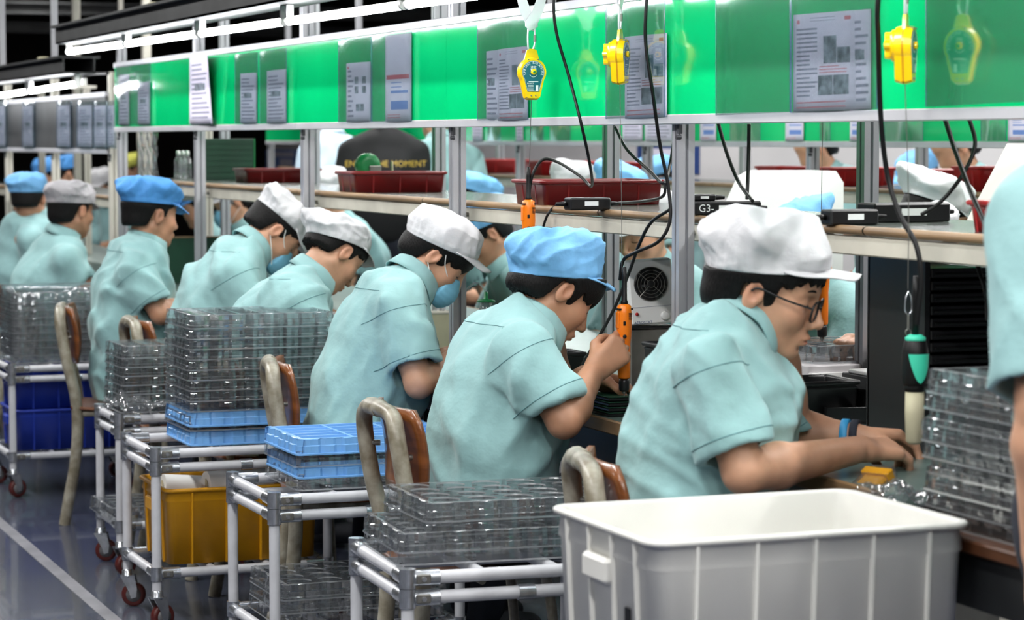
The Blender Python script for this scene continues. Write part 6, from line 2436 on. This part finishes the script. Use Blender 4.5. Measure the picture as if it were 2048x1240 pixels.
# far left station
simple('masked worker in white cap facing the camera at the far left', 204, 372, 4.1, 222, 8, 22, seed=81, cap=cp('capwhite'), mask=True)
simple('worker in blue cap low behind the far left sheets', 96, 352, 3.4, 200, 8, 20, seed=82, cap=cp('capdeep'))
simple('worker in blue cap right of the other far blue cap', 128, 348, 3.6, 190, 8, 20, seed=83, cap=cp('capdeep'))
simple('worker in yellow green cap behind the left end post', 262, 340, 4.6, 195, 8, 20, seed=84, cap=cp('capyellow'))
# standing in the second aisle
s1 = simple('standing man in black printed shirt seen from behind', 765, 222, 4.05, 74, 4, 10, stand=True, h=.008, seed=91, shirt='blacktee', collar=False, armsdown=True, skin='skintan')
simple('standing person in pale blue shirt with blue strap, left of the black shirt', 655, 232, 4.15, 100, 2, 5, stand=True, h=.009, seed=92, shirt='paleshirt', armsdown=True)
simple('standing person in pale shirt with red collar ribbon, right of the black shirt', 872, 236, 4.35, 95, 2, 5, stand=True, seed=93, armsdown=True)
# seated along the second row
simple('worker of the second row in blue cap left of the hanging screwdriver', 955, 408, 4.1, 5, 22, 30, seed=94, cap=cp('capblue'))
simple('worker of the second row in white cap under the black cable loop', 1152, 388, 4.15, 0, 10, 20, seed=95, cap=cp('capwhite'))
simple('worker of the second row in blue cap behind the longest red bin', 1238, 398, 4.0, 4, 20, 30, seed=96, cap=cp('capblue'))
simple('worker beyond the second row in pale blue cap before the poster', 1306, 362, 5.75, 182, 10, 20, seed=97, cap=cp('capblue'))
simple('worker of the second row in big white cap at the right under the cables', 1868, 436, 4.1, -6, 20, 30, h=.008, seed=98, cap=cp('capwhite', puff=.25, lump=.012))
simple('worker beyond the second row leaning with teal back, left of the right post', 1630, 300, 5.8, 170, 40, 20, seed=99)
simple('worker beyond the second row bending at the right over the red bins', 1910, 300, 5.8, 172, 40, 25, seed=100)
simple('worker in pale blue cap between the right red bins', 1836, 358, 6.35, 182, 14, 25, seed=101, cap=cp('capblue'))

# person standing at the right edge, close to the camera: sleeve and arm show
sh = at(2058, 450, Y=3.20)
hd0 = math.radians(62)
sd = Vector((-math.sin(hd0), math.cos(hd0), 0))
Hc = sh - sd * .17 + Vector((0, 0, .235)) + Vector((math.cos(hd0), math.sin(hd0), 0)) * .05
pxh = CAMR.transposed() @ (Hc - EYE)
simple('standing person in teal shirt cut by the right edge of the picture', CX + FPX * pxh.x / -pxh.z, CY - FPX * pxh.y / -pxh.z, Hc.x, 62, 2, 20, stand=True, h=.007, hshirt=.006, seed=111, armsdown=True, armback=.06, cap=cp('capwhite'), cuff=.082, sleeve=.92, group=None)

# lettering on the black shirt
from mathutils.bvhtree import BVHTree
bo, rt, Hb, Rb = s1
shirt_o = [c for c in bo.children if c.name.startswith('shirt')][0]
bv = BVHTree.FromPolygons([v.co.copy() for v in shirt_o.data.vertices], [tuple(p.vertices) for p in shirt_o.data.polygons])
a74 = math.radians(74)
bk = Vector((-math.cos(a74), -math.sin(a74), 0))
rgt = Vector((math.sin(a74), -math.cos(a74), 0))
for txt, sz, dz, m in (('ENJOY THE MOMENT', .044, -.275, 'goldink'), ('allersports.com', .036, -.325, 'whiteink')):
    v, f = text_geo(txt, sz)
    mb = MB()
    out = []
    for q in v:
        o = Hb - rt + Vector((0, 0, dz)) + rgt * (q[0] + .01) + Vector((0, 0, q[1])) + bk * .6
        hit = bv.ray_cast(o, -bk)
        out.append((hit[0] + bk * .003) if hit[0] is not None else o - bk * .45)
    mb.add(out, f)
    mb.build('shirt_lettering', m, bo)
